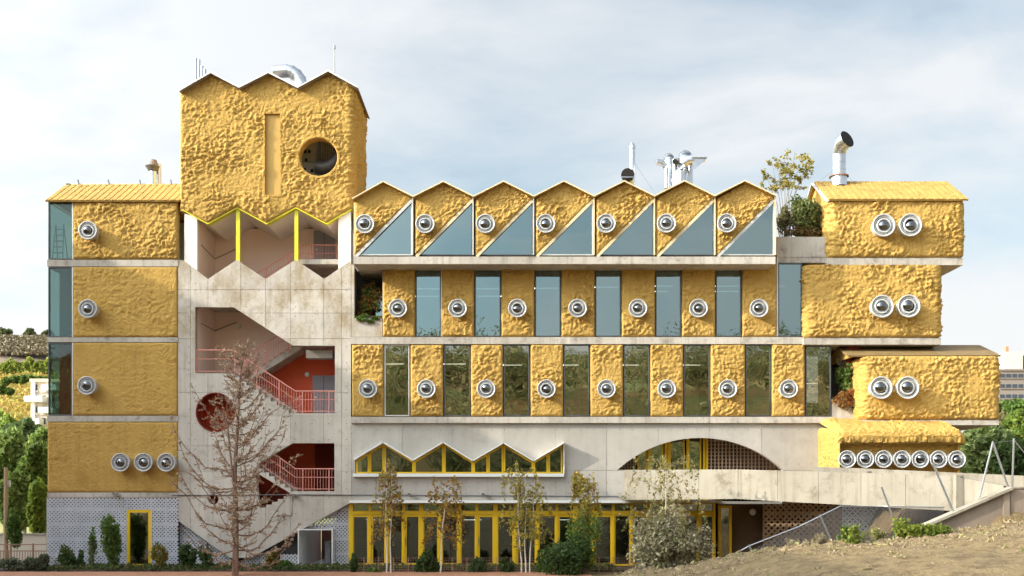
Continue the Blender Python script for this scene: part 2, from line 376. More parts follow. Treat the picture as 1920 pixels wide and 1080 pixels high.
def ring(x0, x1, z0, z1, w, y0, y1):
    return MB().prism([[(x0, z0), (x1, z0), (x1, z1), (x0, z1)], [(x0+w, z0+w), (x0+w, z1-w), (x1-w, z1-w), (x1-w, z0+w)]], y0, y1)
def window(parent, x0, x1, z0, z1, Y, w=.05, fm='frame', gm='clear', name='window', depth=.12, thick=.02):
    f = ring(x0, x1, z0, z1, w, Y, Y+depth).build(name, M[fm], parent)
    MB().box(x0+w-.003, x1-w+.003, Y+depth*.45, Y+depth*.45+thick, z0+w-.003, z1-w+.003).build('pane', M[gm], f)
    return f
def polyglass(parent, pts, Y, w, fm, gm, name='window', depth=.12):
    """framed pane of any convex outline (x,z) given counter-clockwise"""
    n = len(pts); ins = []
    for i in range(n):
        p0, p, p1 = Vector(pts[i-1]), Vector(pts[i]), Vector(pts[(i+1) % n]); a = (p-p0).normalized(); b = (p1-p).normalized()
        na = Vector((-a.y, a.x)); nb = Vector((-b.y, b.x)); q = p+(na+nb)*(w/(1+na.dot(nb))); ins.append((q.x, q.y))
    f = MB().prism([list(pts), ins], Y, Y+depth).build(name, M[fm], parent)
    MB().prism([ins], Y+depth*.4, Y+depth*.4+.02).build('pane', M[gm], f)
    return f

def clip_seg(a, b, poly):
    t0, t1 = 0., 1.; d = (b[0]-a[0], b[1]-a[1]); n = len(poly)
    for i in range(n):
        p, q = poly[i], poly[(i+1) % n]; e = (q[0]-p[0], q[1]-p[1]); nx, nz = -e[1], e[0]
        num = nx*(a[0]-p[0])+nz*(a[1]-p[1]); den = nx*d[0]+nz*d[1]
        if abs(den) < 1e-9:
            if num < 0: return None
            continue
        t = -num/den
        if den > 0: t0 = max(t0, t)
        else: t1 = min(t1, t)
    if t1-t0 < 1e-4: return None
    return (a[0]+d[0]*t0, a[1]+d[1]*t0), (a[0]+d[0]*t1, a[1]+d[1]*t1)
def lattice(parent, polys, Y, m, sp=.118, bw=.048, name='perforated_screen', depth=.1, place=None, rad=False):
    mb = MB()
    for poly in polys:
        xs = [p[0] for p in poly]; zs = [p[1] for p in poly]; L = max(xs)-min(xs)+max(zs)-min(zs)+2
        for sgn in (1, -1):
            step = sp*math.sqrt(2); c0 = min(zs)-sgn*(max(xs) if sgn > 0 else min(xs)); lo = min(z-sgn*x for x in (min(xs), max(xs)) for z in (min(zs), max(zs))); hi = max(z-sgn*x for x in (min(xs), max(xs)) for z in (min(zs), max(zs)))
            k = math.ceil(lo/step)
            while k*step < hi:
                c = k*step; s = clip_seg((min(xs)-1, c+sgn*(min(xs)-1)), (max(xs)+1, c+sgn*(max(xs)+1)), poly)
                if s:
                    e = .0015*(1 if sgn > 0 else 0)
                    mb.bar((s[0][0], Y+e, s[0][1]), (s[1][0], Y+e, s[1][1]), depth, bw, up=Vector((-sgn, 0, 1)).normalized())
                k += 1
        for ax in (0, 1):                      # joints between the cast screen blocks
            vs_ = xs if ax == 0 else zs; q = min(vs_)+.001
            while q < max(vs_):
                s = clip_seg((q, min(zs)-1), (q, max(zs)+1), poly) if ax == 0 else clip_seg((min(xs)-1, q), (max(xs)+1, q), poly)
                if s: mb.bar((s[0][0], Y-.001, s[0][1]), (s[1][0], Y-.001, s[1][1]), .02, depth+.012) if ax else mb.bar((s[0][0], Y-.002, s[0][1]), (s[1][0], Y-.002, s[1][1]), .02, depth+.014)
                q += sp*math.sqrt(2)*(4 if ax == 0 else 4)
    o = mb.build(name, m, parent); o['kind'] = 'stuff'; return o

# leaves: thousands of small separate quads with their own tint
def leafmesh(name, C, size, cols, m='leaf', parent=None, elong=1.6, up=0.0):
    C = np.asarray(C, float); n = len(C); rng = RNG
    a = rng.normal(size=(n, 3)); a[:, 2] -= up; a /= np.linalg.norm(a, axis=1)[:, None]+1e-9
    b = rng.normal(size=(n, 3)); b -= (a*b).sum(1)[:, None]*a; b /= np.linalg.norm(b, axis=1)[:, None]+1e-9
    s = size*(.6+.8*rng.random(n))[:, None]; A = a*s*elong*.5; B = b*s*.5
    V = np.stack([C-A, C+B*.9, C+A, C-B*.9], 1).reshape(-1, 3); F = np.arange(4*n).reshape(n, 4)
    me = bpy.data.meshes.new(name); me.vertices.add(4*n); me.vertices.foreach_set('co', V.astype(np.float32).ravel())
    me.loops.add(4*n); me.loops.foreach_set('vertex_index', F.astype(np.int32).ravel()); me.polygons.add(n); me.polygons.foreach_set('loop_start', np.arange(n, dtype=np.int32)*4)
    me.update(calc_edges=True)
    cols = np.array(cols); k = rng.random(n)*(len(cols)-1); i = np.minimum(k.astype(int), len(cols)-2); f = (k-i)[:, None]
    c = (cols[i]*(1-f)+cols[i+1]*f)*(.8+.4*rng.random((n, 1)))
    at = me.color_attributes.new('tint', 'FLOAT_COLOR', 'POINT'); cc = np.ones((4*n, 4), np.float32); cc[:, :3] = np.repeat(c, 4, 0); at.data.foreach_set('color', cc.ravel())
    return link(name, me, M[m], parent)
def cloud(c, r, n, clumps=18, tight=.28, shell=.5):
    """leaf positions gathered in clumps through an ellipsoid"""
    c = np.array(c, float); r = np.array(r, float)
    d = RNG.normal(size=(clumps, 3)); d /= np.linalg.norm(d, axis=1)[:, None]; rad = shell+(1-shell)*RNG.random(clumps)[:, None]**.6
    cc = d*rad*.82; w = .6+RNG.random(clumps); k = RNG.choice(clumps, n, p=w/w.sum())
    q = RNG.normal(size=(n, 3)); q /= np.linalg.norm(q, axis=1)[:, None]; q *= (RNG.random(n)**.45)[:, None]*tight*1.5*(w[k]/w.mean())[:, None]**.5
    return c+(cc[k]+q)*r
GREEN = [(.07, .13, .03), (.12, .20, .04), (.20, .27, .07)]
DGREEN = [(.045, .085, .03), (.075, .12, .035), (.12, .17, .05)]
LGREEN = [(.14, .22, .03), (.24, .32, .05), (.34, .38, .08)]
AUT = [(.30, .10, .02), (.38, .20, .04), (.30, .24, .06), (.45, .32, .08)]
YEL = [(.42, .30, .05), (.50, .40, .08), (.30, .30, .06)]
GREYL = [(.20, .16, .09), (.34, .29, .18), (.46, .40, .26)]
# ================================================================== terrain
def ss(a, b, x): t = np.clip((x-a)/(b-a), 0, 1); return t*t*(3-2*t)
CX = [-60, 2.2, 3.8, 6.15, 7.96, 9.77, 13.4, 15.4, 17.4, 40]; CZ = [0, 0, .53, .82, 1.31, 1.46, 1.74, 2.0, 2.3, 2.6]
def ground_h(x, y):
    x = np.asarray(x, float); y = np.asarray(y, float)
    mound = np.interp(x, CX, CZ)*(1-ss(-12.3, -9.3, y))*ss(-60, -30, -np.abs(y+12)-0)          # the heap of earth
    crest = np.interp(x, CX, CZ)
    front = ss(-8, -30, y)*1.5
    front = np.maximum(front, np.where(y < -12.3, crest*1.0+(-12.3-y)*.004, 0))
    front = np.where(y < -12.3, front, np.maximum(mound, front*(x < 3)))
    back = np.where(y > -12.3, ss(15.0, 17.2, x)*(3.1*ss(-12.2, -10.6, y)), 0)
    h = np.maximum(front, back)
    left = ss(-21.5, -40, x)*0
    return h+left
def terrain(name, xs, ys, hf, m, kind='structure', rough=0.):
    XX, YY = np.meshgrid(xs, ys, indexing='ij'); ZZ = hf(XX, YY)
    idx = np.arange(XX.size).reshape(XX.shape)
    F = np.stack([idx[:-1, :-1], idx[1:, :-1], idx[1:, 1:], idx[:-1, 1:]], -1).reshape(-1, 4)
    o = npmesh(name, np.stack([XX, YY, ZZ], -1).reshape(-1, 3), F, m); o['kind'] = kind; return o
def earth_h(x, y):
    h = ground_h(x, y); w = np.clip((h-.15)/.4, 0, 1)*(y < -9)
    cl = np.clip(gn(x*.9+30, y*.7+11)*2+.45, 0, 1)
    n = .10*gn(x*.5, y*.35)+.09*gn(x*1.4+3, y*1.2)+.11*cl*np.abs(gn(x*3.6, y*3.0+9))+.05*cl*gn(x*7, y*6)+.03*gn(x*11, y*10)
    ridge = .16*np.exp(-((y+12.6)/.7)**2)*(np.abs(gn(x*1.7, y*1.2+2))*2+.1)
    return h+w*(n+ridge)
e1 = terrain('earth_ground', np.concatenate([np.linspace(-45, 0, 90), np.arange(.15, 24, .11), np.linspace(24.5, 60, 50)]), np.concatenate([np.linspace(-70, -31, 50), np.arange(-30.5, -17, .3), np.arange(-17, -8.5, .11), np.linspace(-8.3, 16, 60)]), earth_h, M['earth'])
def far_h(x, y):
    r = np.hypot(x, y+50); sl = ss(-8, -45, x)
    hillz = 62*ss(60, 420, y)*ss(40, -120, x)+1.5*gn(x*.03, y*.03)*ss(60, 120, y)
    terr = hillz+1.2*np.sin(hillz*.8)*ss(80, 140, y)*(y < 330)
    behind = 19*ss(-68, -112, y)+14*ss(-112, -190, y)+3*gn(x*.02+7, y*.02)*ss(-105, -150, y)
    return np.where(y > 0, terr, behind)-.35
terrain('hillside', np.linspace(-600, 600, 241), np.linspace(-500, 900, 281), far_h, M['hill'])
terrain('garden_path', np.linspace(-45, 3.2, 60), np.array([-6.6, -2.7]), lambda x, y: x*0+.02, M['clay'])
terrain('planting_bed', np.linspace(-45, 9, 200), np.linspace(-2.6, -.02, 14), lambda x, y: .05+.05*gn(x*2, y*2)+.02*np.sin(y*5), M['soil'])
terrain('side_road', np.array([-60, -21.4]), np.array([-2.0, 10]), lambda x, y: x*0+.03, M['asphalt'])

# ================================================================== the building
B = thing('school_building', 'long yellow school building with foam-sprayed walls, concrete slabs, gables and a stair tower', 'building')
XL, XS, XE = X(89), X(334), X(1510)
def slab(px0, px1, py0, py1, y0, y1, name='floor_slab', m='slab', seg=0):
    x0, x1, z0, z1 = X(px0, y0), X(px1, y0), Z(py1, y0), Z(py0, y0)
    wall(B, [(x0, z0), (x1, z0), (x1, z1), (x0, z1)], y0, y1-y0, M[m], xs=list(np.arange(x0+2.9, x1-.8, 3.05)), gap=.012, proud=.015, name=name, piece='slab_edge')
def rect(a, b, c, d): return [(a, c), (b, c), (b, d), (a, d)]

# ---- portholes
def porthole_proto(r, L=.5):
    s = r/.43
    f = MB().lathe([(.36*s, .1), (.36*s, -L+.06), (.40*s, -L), (.43*s, -L-.02), (.43*s, -L-.05), (.405*s, -L-.06), (.375*s, -L-.04), (.345*s, -L+.05)], 36)
    f.lathe([(.345*s, -L+.05), (.335*s, -L-.005), (.315*s, -L-.01), (.305*s, -L+.06)], 36)
    g = MB().lathe([(.305*s, -L+.06), (.26*s, -L+.06)], 36)
    i = MB().lathe([(.285*s, -L+.07), (.28*s, -L-.03), (.262*s, -L-.05), (.225*s, -L-.045), (.205*s, -L-.01)], 36)
    l = MB().lathe([(.215*s, -L+.01), (.20*s, -L-.035), (.16*s, -L-.085), (.10*s, -L-.12), (.04*s, -L-.135), (.001, -L-.137)], 36)
    return f.mesh('porthole'), g.mesh('gap_ring'), i.mesh('inner_ring'), l.mesh('lens')
PH = {}
def porthole(px, py, Y=0., rpx=17.5, L=.5, tilt=None):
    r = rpx*(50+Y-L)/2100; k = (round(r, 2), L)
    if k not in PH: PH[k] = porthole_proto(k[0], L)
    ms = PH[k]; p = W(px, py, Y-L); p.y = Y
    o = link('porthole', ms[0], M['pring'], B, False, p)
    for n, me, mm in (('gap_ring', ms[1], 'pdark'), ('inner_ring', ms[2], 'pring'), ('lens', ms[3], 'lens')): link(n, me, M[mm], o)
    for me in ms:
        me.polygons.foreach_set('use_smooth', [True]*len(me.polygons))
        try: me.set_sharp_from_angle(angle=R(35))
        except Exception: pass
    # slightly different seating of each lens
    ch = o.children[-1]; ch.rotation_euler = (random.uniform(-.10, .10), 0, random.uniform(-.10, .10))
    ch2 = o.children[-2]; ch2.location = (random.uniform(-.012, .012)*r/.4, 0, random.uniform(-.012, .012))
    return o

# ---- left wing
LW = [(377, 486), (500, 632), (642, 779), (791, 923)]
for i, (a, b) in enumerate(LW):
    x0 = X(137) if i < 3 else X(89)
    foam('wall', B, x0, X(333), K(Z(b)), K(Z(a)), flatpath(.03), amp=.085 if i == 0 else (.040, .024, .024)[i-1], seed=i*13.7, T=.05, RR=.08)
    MB().box(x0, X(333), .03, .3, Z(b), Z(a)).build('wall_core', M['smooth_foam'], B)
for a, b, y0 in ((487, 499.5, -.02), (632.5, 641.5, -.02), (779.5, 790.5, -.02), (923.5, 932, -.03)):
    slab(88.5, 334, a, b, y0, 7)
for (a, b), mm in zip(LW[:3], ('dim', 'dim', 'dim')):
    window(B, X(90), X(135), Z(b), Z(a+1), .02, w=.05, fm='frame', gm=mm)
    f = MB().box(X(90), X(90)+.06, .16, 4, Z(b), Z(b)+.06).box(X(90), X(90)+.06, .16, 4, Z(a)-.06, Z(a)).box(X(90), X(90)+.06, 3.9, 4, Z(b)+.06, Z(a)-.06).build('side_window', M['frame'], B)
    MB().box(X(90)+.02, X(90)+.04, .16, 3.9, Z(b)+.06, Z(a)-.06).build('pane', M['dim'], f)
    MB().box(X(135), X(137), .0, .28, Z(b), Z(a)).build('window_jamb', M['bframe'], B)
for i, mm in enumerate(('int_wall', 'int_dark', 'red')):
    a, b = LW[i]
    MB().box(X(137 if i == 0 else 90), X(334), 4.0 if i < 2 else 2.2, 4.15, Z(b), Z(a)).build('interior_wall', M[mm], B)
    if i: MB().box(X(92)+.1, X(137), .9, 1.0, Z(b), Z(a)).build('interior_wall', M[mm], B)
MB().box(X(137), X(334), 4.15, 7, Z(486), Z(377)).build('rear_wall', M['smooth_foam'], B); MB().box(X(90), X(334), 4.15, 7, 0, Z(486)-.003).build('rear_wall', M['smooth_foam'], B)
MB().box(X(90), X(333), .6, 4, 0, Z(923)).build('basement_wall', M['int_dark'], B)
MB().box(X(89), X(89)+.2, .3, 4.1, Z(923), Z(791)).build('end_wall', M['smooth_foam'], B)
for px, py in ((165, 432), (165, 579), (163, 723), (226, 867), (269, 867), (312, 867)): porthole(px, py)
# top roof of the left wing: ribbed slope
def ribbed_roof(x0, x1, ye, ze, run, rise, m, rib=.29, over=.15, end=True):
    r = MB(); L = Vector((0, run, rise)); n = Vector((0, -rise, run)).normalized()
    e = Vector((0, ye, ze)); rg = e+L
    def pt(x, p, t): return (x, p.y+n.y*t, p.z+n.z*t)
    e2 = e-L.normalized()*over
    r.add([pt(x0, e2, 0), pt(x1, e2, 0), pt(x1, rg, 0), pt(x0, rg, 0), pt(x0, e2, .08), pt(x1, e2, .08), pt(x1, rg, .08), pt(x0, rg, .08)], [(0, 1, 2, 3), (4, 7, 6, 5), (0, 4, 5, 1), (2, 6, 7, 3), (1, 5, 6, 2), (0, 3, 7, 4)])
    r.add([pt(x0, rg, .08), pt(x1, rg, .08), (x1, rg.y+run, ze), (x0, rg.y+run, ze)], [(0, 1, 2, 3)])
    o = r.build('roof', M[m], B); s = MB(); d = (rg-e2)
    s.bar(Vector((0, 0, 0)), d, .16, .018, up=Vector((0, -rise, run)).normalized()); me = s.mesh('rib'); me.materials.append(M[m])
    x = x0+rib*.5
    while x < x1-.05:
        link('rib', me, None, o, False, (x, e2.y+n.y*.09, e2.z+n.z*.09)); x += rib
    if end:   # gable ends, closing the roof space
        for xx in (x0+.15, x1-.3): MB().add([(xx, e.y+.05, ze-.02), (xx, rg.y+run-.05, ze-.02), (xx, rg.y, rg.z-.03), (xx+.12, e.y+.05, ze-.02), (xx+.12, rg.y+run-.05, ze-.02), (xx+.12, rg.y, rg.z-.03)], [(0, 1, 2), (5, 4, 3), (0, 3, 4, 1), (1, 4, 5, 2), (2, 5, 3, 0)]).build('gable_end', M['smooth_foam'], B)
    return o
ribbed_roof(X(88), X(338), -.02, Z(377), 2.25, 1.3, 'yroof')
# pipe gutter on posts along that roof
g = MB().tube([W(133, 348, 2.2), W(338, 350, 2.2)], .11, 8).build('roof_rail', M['cream'], B)
g2 = MB().tube([W(133, 353.5, 2.15), W(338, 354.5, 2.15)], .06, 6).build('roof_rail', M['steel'], B)
for px in (146, 203, 262, 320):
    MB().bar(W(px, 337, 2.1), W(px+4, 356, 2.1), .05).build('bracket', M['dsteel'], g)
MB().lathe([(.28, 0), (.28, .12), (.20, .14), (.20, .3), (.001, .3)], 14, 'z', W(128, 352, 2.2)-Vector((0, 0, .15))).build('rail_end', M['dsteel'], g)

# ---- concrete stair front
def lin(a, b, n): return [(a[0]+(b[0]-a[0])*i/n, a[1]+(b[1]-a[1])*i/n) for i in range(n+1)]
outer = [(334, 487), (343, 488), (390, 523), (444, 487), (498, 523), (554, 487), (608, 523), (658, 488), (658, 942)]
outer += [(470, 1046), (430, 1046), (334, 976)]
def steps(a, b, n, down=True):
    """stair profile in pixels at Y=0 from a to b"""
    o = []
    for i in range(n):
        x0 = a[0]+(b[0]-a[0])*i/n; x1 = a[0]+(b[0]-a[0])*(i+1)/n; y1 = a[1]+(b[1]-a[1])*(i+1)/n; y0 = a[1]+(b[1]-a[1])*i/n
        o += [(x0, y1), (x1, y1)] if down else [(x1, y0), (x1, y1)]
    return o
openA = [(366, 576), (438, 576), (549, 648), (628, 648), (628, 775), (553, 775)]+list(reversed(steps((439, 700), (553, 775), 10)))[1:]+[(439, 700), (366, 700)]
openB = [(484, 869), (548, 831), (627, 831), (627, 921), (555, 921)]+list(reversed(steps((484, 872), (555, 921), 7)))[1:]
openC = [(477, 884), (543, 924)]+[p for p in reversed(steps((477, 957), (543, 925), 6, False))][1:]
circ = [(404+37*math.cos(a), 773+37*math.sin(a)) for a in np.linspace(0, 2*math.pi, 40, endpoint=False)]
circ2 = [(400+10*math.cos(a), 936+10*math.sin(a)) for a in np.linspace(0, 2*math.pi, 16, endpoint=False)]
loops = [[P2(*p) for p in l] for l in (outer, openA, openB, openC, circ, circ2)]
wall(B, loops, 0, .34, M['conc'], xs=[X(357), X(390), X(451.5), X(498), X(545), X(607), X(640.5)], zs=[Z(p) for p in (543, 587, 635, 692, 736, 780, 836, 884, 928, 975)], gap=.02, name='stair_wall')
def inside(p, L):
    r = False
    for i in range(len(L)):
        (x1, z1), (x2, z2) = L[i-1], L[i]
        if (z1 > p[1]) != (z2 > p[1]) and p[0] < (x2-x1)*(p[1]-z1)/(z2-z1)+x1: r = not r
    return r
def tie_holes(loops, xs, zs, Y):
    mb = MB()
    for x in xs:
        for z in zs:
            q = [(x-.06, z-.06), (x+.06, z+.06), (x-.06, z+.06), (x+.06, z-.06)]
            if all(inside(p, loops[0]) and not any(inside(p, l) for l in loops[1:]) for p in q): mb.lathe([(.024, .004), (.024, -.004), (.001, -.004)], 8, 'y', (x, Y, z))
    o = mb.build('tie_holes', M['joint'], B); o['kind'] = 'stuff'
xj = [X(p) for p in (345, 357, 390, 420, 451.5, 475, 498, 521, 545, 576, 607, 640.5, 652)]
tie_holes(loops, [t for x in xj for t in (x+.22,)], [Z(p)+d for p in (543, 587, 635, 692, 736, 780, 836, 884, 928, 975) for d in (.28, 1.0)], 0)
# circle liner
def liner(cx, cy, rp, Y0, Y1, m, th=.04, name='opening_liner'):
    s = 42.; MB().lathe([(rp/s, Y0), (rp/s, Y1), (rp/s-th, Y1), (rp/s-th, Y0), (rp/s, Y0)], 44, 'y', (X(cx), 0, Z(cy))).build(name, M[m], B)
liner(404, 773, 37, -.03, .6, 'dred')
# stair hall interior
xa, xb = X(366)-.02, X(636); yb = 3.4
pinkpoly = [(xa, Z(700)-.2), (X(480, yb), Z(722, yb)), (X(575, yb), Z(655, yb)), (xb, Z(655, yb)), (xb, Z(395)), (xa, Z(395))]
MB().prism(pinkpoly, yb, yb+.1).build('stair_back_wall', M['pink'], B)
redpoly = [(xa, Z(975)), (xb, Z(975)), (xb, Z(655, yb)-.003), (X(575, yb), Z(655, yb)-.003), (X(480, yb), Z(722, yb)-.003), (xa, Z(700)-.203)]
MB().prism(redpoly, yb, yb+.1).build('stair_back_wall', M['red'], B)
MB().box(xa-.15, xa, .35, yb, Z(700), Z(395)).build('stair_side_wall', M['pink'], B)
MB().box(xa-.15, xa, .35, yb, Z(975), Z(700)-.003).build('stair_side_wall', M['red'], B)
MB().box(xb, xb+.15, .35, yb, Z(576), Z(395)).build('stair_side_wall', M['pink'], B)
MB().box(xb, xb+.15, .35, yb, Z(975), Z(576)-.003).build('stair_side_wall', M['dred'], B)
# red box behind circle and lower dark spaces
MB().box(X(366), X(445), 1.7, 1.8, Z(848), Z(702)).build('stair_inner_wall', M['red'], B)
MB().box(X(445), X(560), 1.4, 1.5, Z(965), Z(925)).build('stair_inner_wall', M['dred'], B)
MB().box(X(366), X(445), .36, 1.7, Z(848)-.2, Z(848)).build('landing', M['conc'], B)
RZ = [Z(921), Z(775), Z(629), Z(483)]; LZ = [Z(848), Z(700), Z(553)]
xl, xr = X(439), X(553)
def flight(xA, zA, xB, zB, y0, y1, n=10):
    """stairs from low A to high B"""
    mb = MB(); dx = (xB-xA)/n; dz = (zB-zA)/n; pts = []
    for i in range(n): pts += [(xA+dx*i, zA+dz*i), (xA+dx*i, zA+dz*(i+1))]
    pts += [(xB, zB), (xB, zB-.28), (xA+.0, zA-.28)]
    mb.prism(pts, y0, y1); return mb.build('stair_flight', M['slab'], B)
def railing(path, y, h=1.0, name='railing', sp=.13, post=None, mids=(.62, .1)):
    r = MB(); top = [Vector((p[0], y, p[1]+h)) for p in path]
    r.tube(top, .028, 6)
    for k in mids: r.tube([Vector((p[0], y, p[1]+h*k)) for p in path], .016, 5)
    o = r.build(name, M['rail'], B); L = [0]
    for a, b in zip(path[:-1], path[1:]): L.append(L[-1]+math.dist(a, b))
    n = int(L[-1]/sp); base = MB().box(-.008, .008, -.008, .008, .05, h).mesh('baluster'); base.materials.append(M['rail'])
    pm = MB().box(-.022, .022, -.022, .022, -.12, h).mesh('post'); pm.materials.append(M['rail'])
    for i in range(n+1):
        s = L[-1]*i/n; x = np.interp(s, L, [p[0] for p in path]); z = np.interp(s, L, [p[1] for p in path])
        q = link('post' if i % 9 == 0 else 'baluster', pm if i % 9 == 0 else base, None, o, False, (x, y, z))
    return o
for k in range(3):

    flight(xr, RZ[k], xl, LZ[k], .36 if k else .36, 1.65)                       # front flight up to the left landing
    if k < 3: flight(xl, LZ[k], xr, RZ[k+1], 1.95, 3.35)                         # back flight up to the right landing
    MB().box(xa, xl, .345, 3.38, LZ[k]-.22, LZ[k]-.003).build('landing', M['slab'], B)
for k in range(4): MB().box(xr, xb, .345, 3.38, RZ[k]-.22, RZ[k]-.003).build('landing', M['slab'], B)
railing([(xl, LZ[1]), (xr, RZ[1]), (X(627), RZ[1])], .12)
railing([(X(484), Z(872)), (xr, RZ[0]), (X(627), RZ[0])], .12)
railing([(xl, LZ[2]), (xr, RZ[2]), (xb, RZ[2])], 1.2); railing([(xl, LZ[2]), (xr, RZ[3]), (xb, RZ[3])], 1.95)
railing([(X(367), LZ[1]), (xl, LZ[1])], .12, h=1.05, sp=.9)
railing([(xl, LZ[1]), (xr, RZ[2])], 1.9); railing([(xl, LZ[0]), (xr, RZ[1])], 1.9)
# front white jambs at the top opening, yellow posts
for a, b in ((345, 369), (634, 657)): MB().prism([P2(a, 400), P2(b, 400+(6 if a < 400 else -6)), P2(b, 520 if b < 400 else 490), P2(a, 489 if a < 400 else 508)], .05, .30).build('jamb', M['palepink'], B)
for px in (445.5, 555): MB().box(X(px-3.5), X(px+3.5), .05, .22, Z(492), Z(386)).build('post', M['lemon'], B)
# doors of the stair
def leaf_door(px0, px1, py0, py1, Y, m='door'):
    f = MB().box(X(px0, Y), X(px1, Y), Y, Y+.08, Z(py1, Y), Z(py0, Y)).build('door', M[m], B)
    MB().box(X((px0+px1)/2, Y)-.012, X((px0+px1)/2, Y)+.012, Y-.01, Y, Z(py1, Y), Z(py0, Y)).build('gap', M['pdark'], f)
    MB().box(X(px0+5, Y), X(px0+7, Y), Y-.06, Y, Z((py0+py1)/2+4, Y), Z((py0+py1)/2, Y)).build('handle', M['steel'], f)
    return f
leaf_door(586, 628, 704, 782, 3.3); leaf_door(588, 628, 432, 500, 3.3, 'door')
MB().box(X(590, 3.2), xb, 3.2, 3.3, Z(920, 3.2), Z(834, 3.2)).build('recess', M['dred'], B)
MB().box(X(575, 1), X(625, 1), .8, 1.5, Z(667), Z(652)).build('service_box', M['int_wall'], B)
MB().lathe([(.001, -.08), (.10, -.07), (.13, 0)], 20, 'y', (X(576, 3.35), 3.38, Z(702, 3.35))).build('round_lamp', M['white'], B)
MB().lathe([(.001, -.08), (.10, -.07), (.13, 0)], 20, 'y', (X(447, 3.35), 3.38, Z(612, 3.35))).build('round_lamp', M['white'], B)
MB().tube([(xa+.01, 1.0, Z(600)), (xa+.02, 3.3, Z(600)), (X(444, 3.35), 3.36, Z(604, 3.35))], .02, 5).build('conduit', M['dsteel'], B)
MB().tube([(xa+.01, 1.0, Z(450)), (xa+.02, 3.3, Z(456)), (X(444, 3.35), 3.36, Z(466, 3.35))], .02, 5).build('conduit', M['dsteel'], B)

# ---- tower
tt = [(338, 171), (395, 138), (448, 166), (503, 138), (558, 166), (615, 135), (668, 165)]
tb = [(341, 392), (390, 419), (445, 389), (500, 419), (555, 389), (612, 419), (659, 392)]
ht = polyf([P2(*p) for p in tt]); hb = polyf([P2(*p) for p in tb]); cc, rc = P2(598, 296), 36/42
TD = 3.7
x0, x1 = X(338), X(661); RR_ = .22; Lf = x1-x0
def towerpath(u):       # front, then round the right corner and back along the side
    if u < Lf-RR_: return (x0+u, 0, 0, -1)
    a = (u-(Lf-RR_))/RR_
    if a < math.pi/2: return (x1-RR_+RR_*math.sin(a), RR_-RR_*math.cos(a), math.sin(a), -math.cos(a))
    return (x1, RR_+(u-(Lf-RR_)-RR_*math.pi/2), 1, 0)
tot = Lf-RR_+RR_*math.pi/2+TD-RR_
def tz(f): return lambda u: f(min(x0+u, X(668))) 
stripx0, stripx1, sz0, sz1 = X(498)-x0, X(526)-x0, Z(367), Z(215)
def keep(u, z): return ((u-(cc[0]-x0))**2+(z-cc[1])**2 > (rc+.02)**2) & ~((u > stripx0) & (u < stripx1) & (z > sz0) & (z < sz1))
foam('tower_wall', B, 0, tot, lambda u: hb(x0+u) if u < Lf else hb(x1), lambda u: ht(x0+u)-.04 if u < Lf else ht(X(668))-.06-(u-Lf)*.0, towerpath, amp=.085, T=.10, res=.04, keep=keep, edge=(1, 0, 1, 0), ks=[X(p[0])-x0 for p in tt[1:-1]+tb[1:-1]], seed=50)
MB().box(x0+stripx0-.03, x0+stripx1+.03, -.03, .02, sz0-.03, sz1+.03).build('recessed_strip', M['smooth_foam'], B)
for a, b, c, d in ((stripx0-.07, stripx0, sz0-.07, sz1+.07), (stripx1, stripx1+.07, sz0-.07, sz1+.07), (stripx0, stripx1, sz1, sz1+.08), (stripx0, stripx1, sz0-.08, sz0)):
    MB().box(x0+a, x0+b, -.15, -.0, c, d).build('strip_edge', M['foam'], B)
nn = 44; MB().lathe([(rc+.13, -.10), (rc+.09, -.17), (rc+.02, -.17), (rc-.02, -.12), (rc-.02, .35)], nn, 'y', (cc[0], 0, cc[1])).build('round_window_rim', M['foam'], B, True)
MB().box(x0, x0+.2, .02, TD, Z(396), Z(173)).build('tower_side_wall', M['smooth_foam'], B)
MB().box(x1-.25, x1-.02, .1, TD, Z(396), Z(170)).build('tower_side_wall', M['smooth_foam'], B)
MB().box(x0+.2, x1-.26, TD-.1, TD, Z(400), Z(245)).build('tower_back_wall', M['farg'], B)
# inner leaf of the front wall, with the round hole
tin = [P2(*p) for p in tt[::-1]]+[P2(*p) for p in tb]
tin = [(max(min(a, x1-.27), x0+.21), c-(.06 if i < 7 else 0)) for i, (a, c) in enumerate(tin)]
MB().prism([tin, [(cc[0]+rc*math.cos(a), cc[1]+rc*math.sin(a)) for a in np.linspace(0, 2*math.pi, 40, endpoint=False)]], .03, .28).build('tower_inner_wall', M['smooth_foam'], B)
# yellow lip and soffit
for (a, b) in zip(tb[:-1], tb[1:]):
    A, Bp = P2(*a), P2(*b)
    MB().prism([A, Bp, (Bp[0], Bp[1]-.05), (A[0], A[1]-.05)], -.06, .30).build('soffit_trim', M['lemon'], B)
    MB().prism([A, Bp, (Bp[0], Bp[1]+.12), (A[0], A[1]+.12)], .30, TD-.1).build('soffit', M['palepink'], B)
# folded roofs
def folded_roof(pts, y0, y1, m='cream', th=.07, name='roof', m2=None, ext=.0):
    for a, b in zip(pts[:-1], pts[1:]):
        (xa_, za_), (xb_, zb_) = a, b
        o = MB().prism([(xa_, za_), (xb_, zb_), (xb_, zb_+th), (xa_, za_+th)], y0, y1).build(name, M[m2 or 'dsteel'], B)
        MB().prism([(xa_, za_+th*.1), (xb_, zb_+th*.1), (xb_, zb_+th+.012), (xa_, za_+th+.012)], y0-.02, y0).build('fascia', M[m], o)
folded_roof([P2(a, b-1, -.45) for a, b in [(336, 172)]+tt[1:-1]+[(671, 166)]], -.45, TD, 'white', .055, m2='farg')
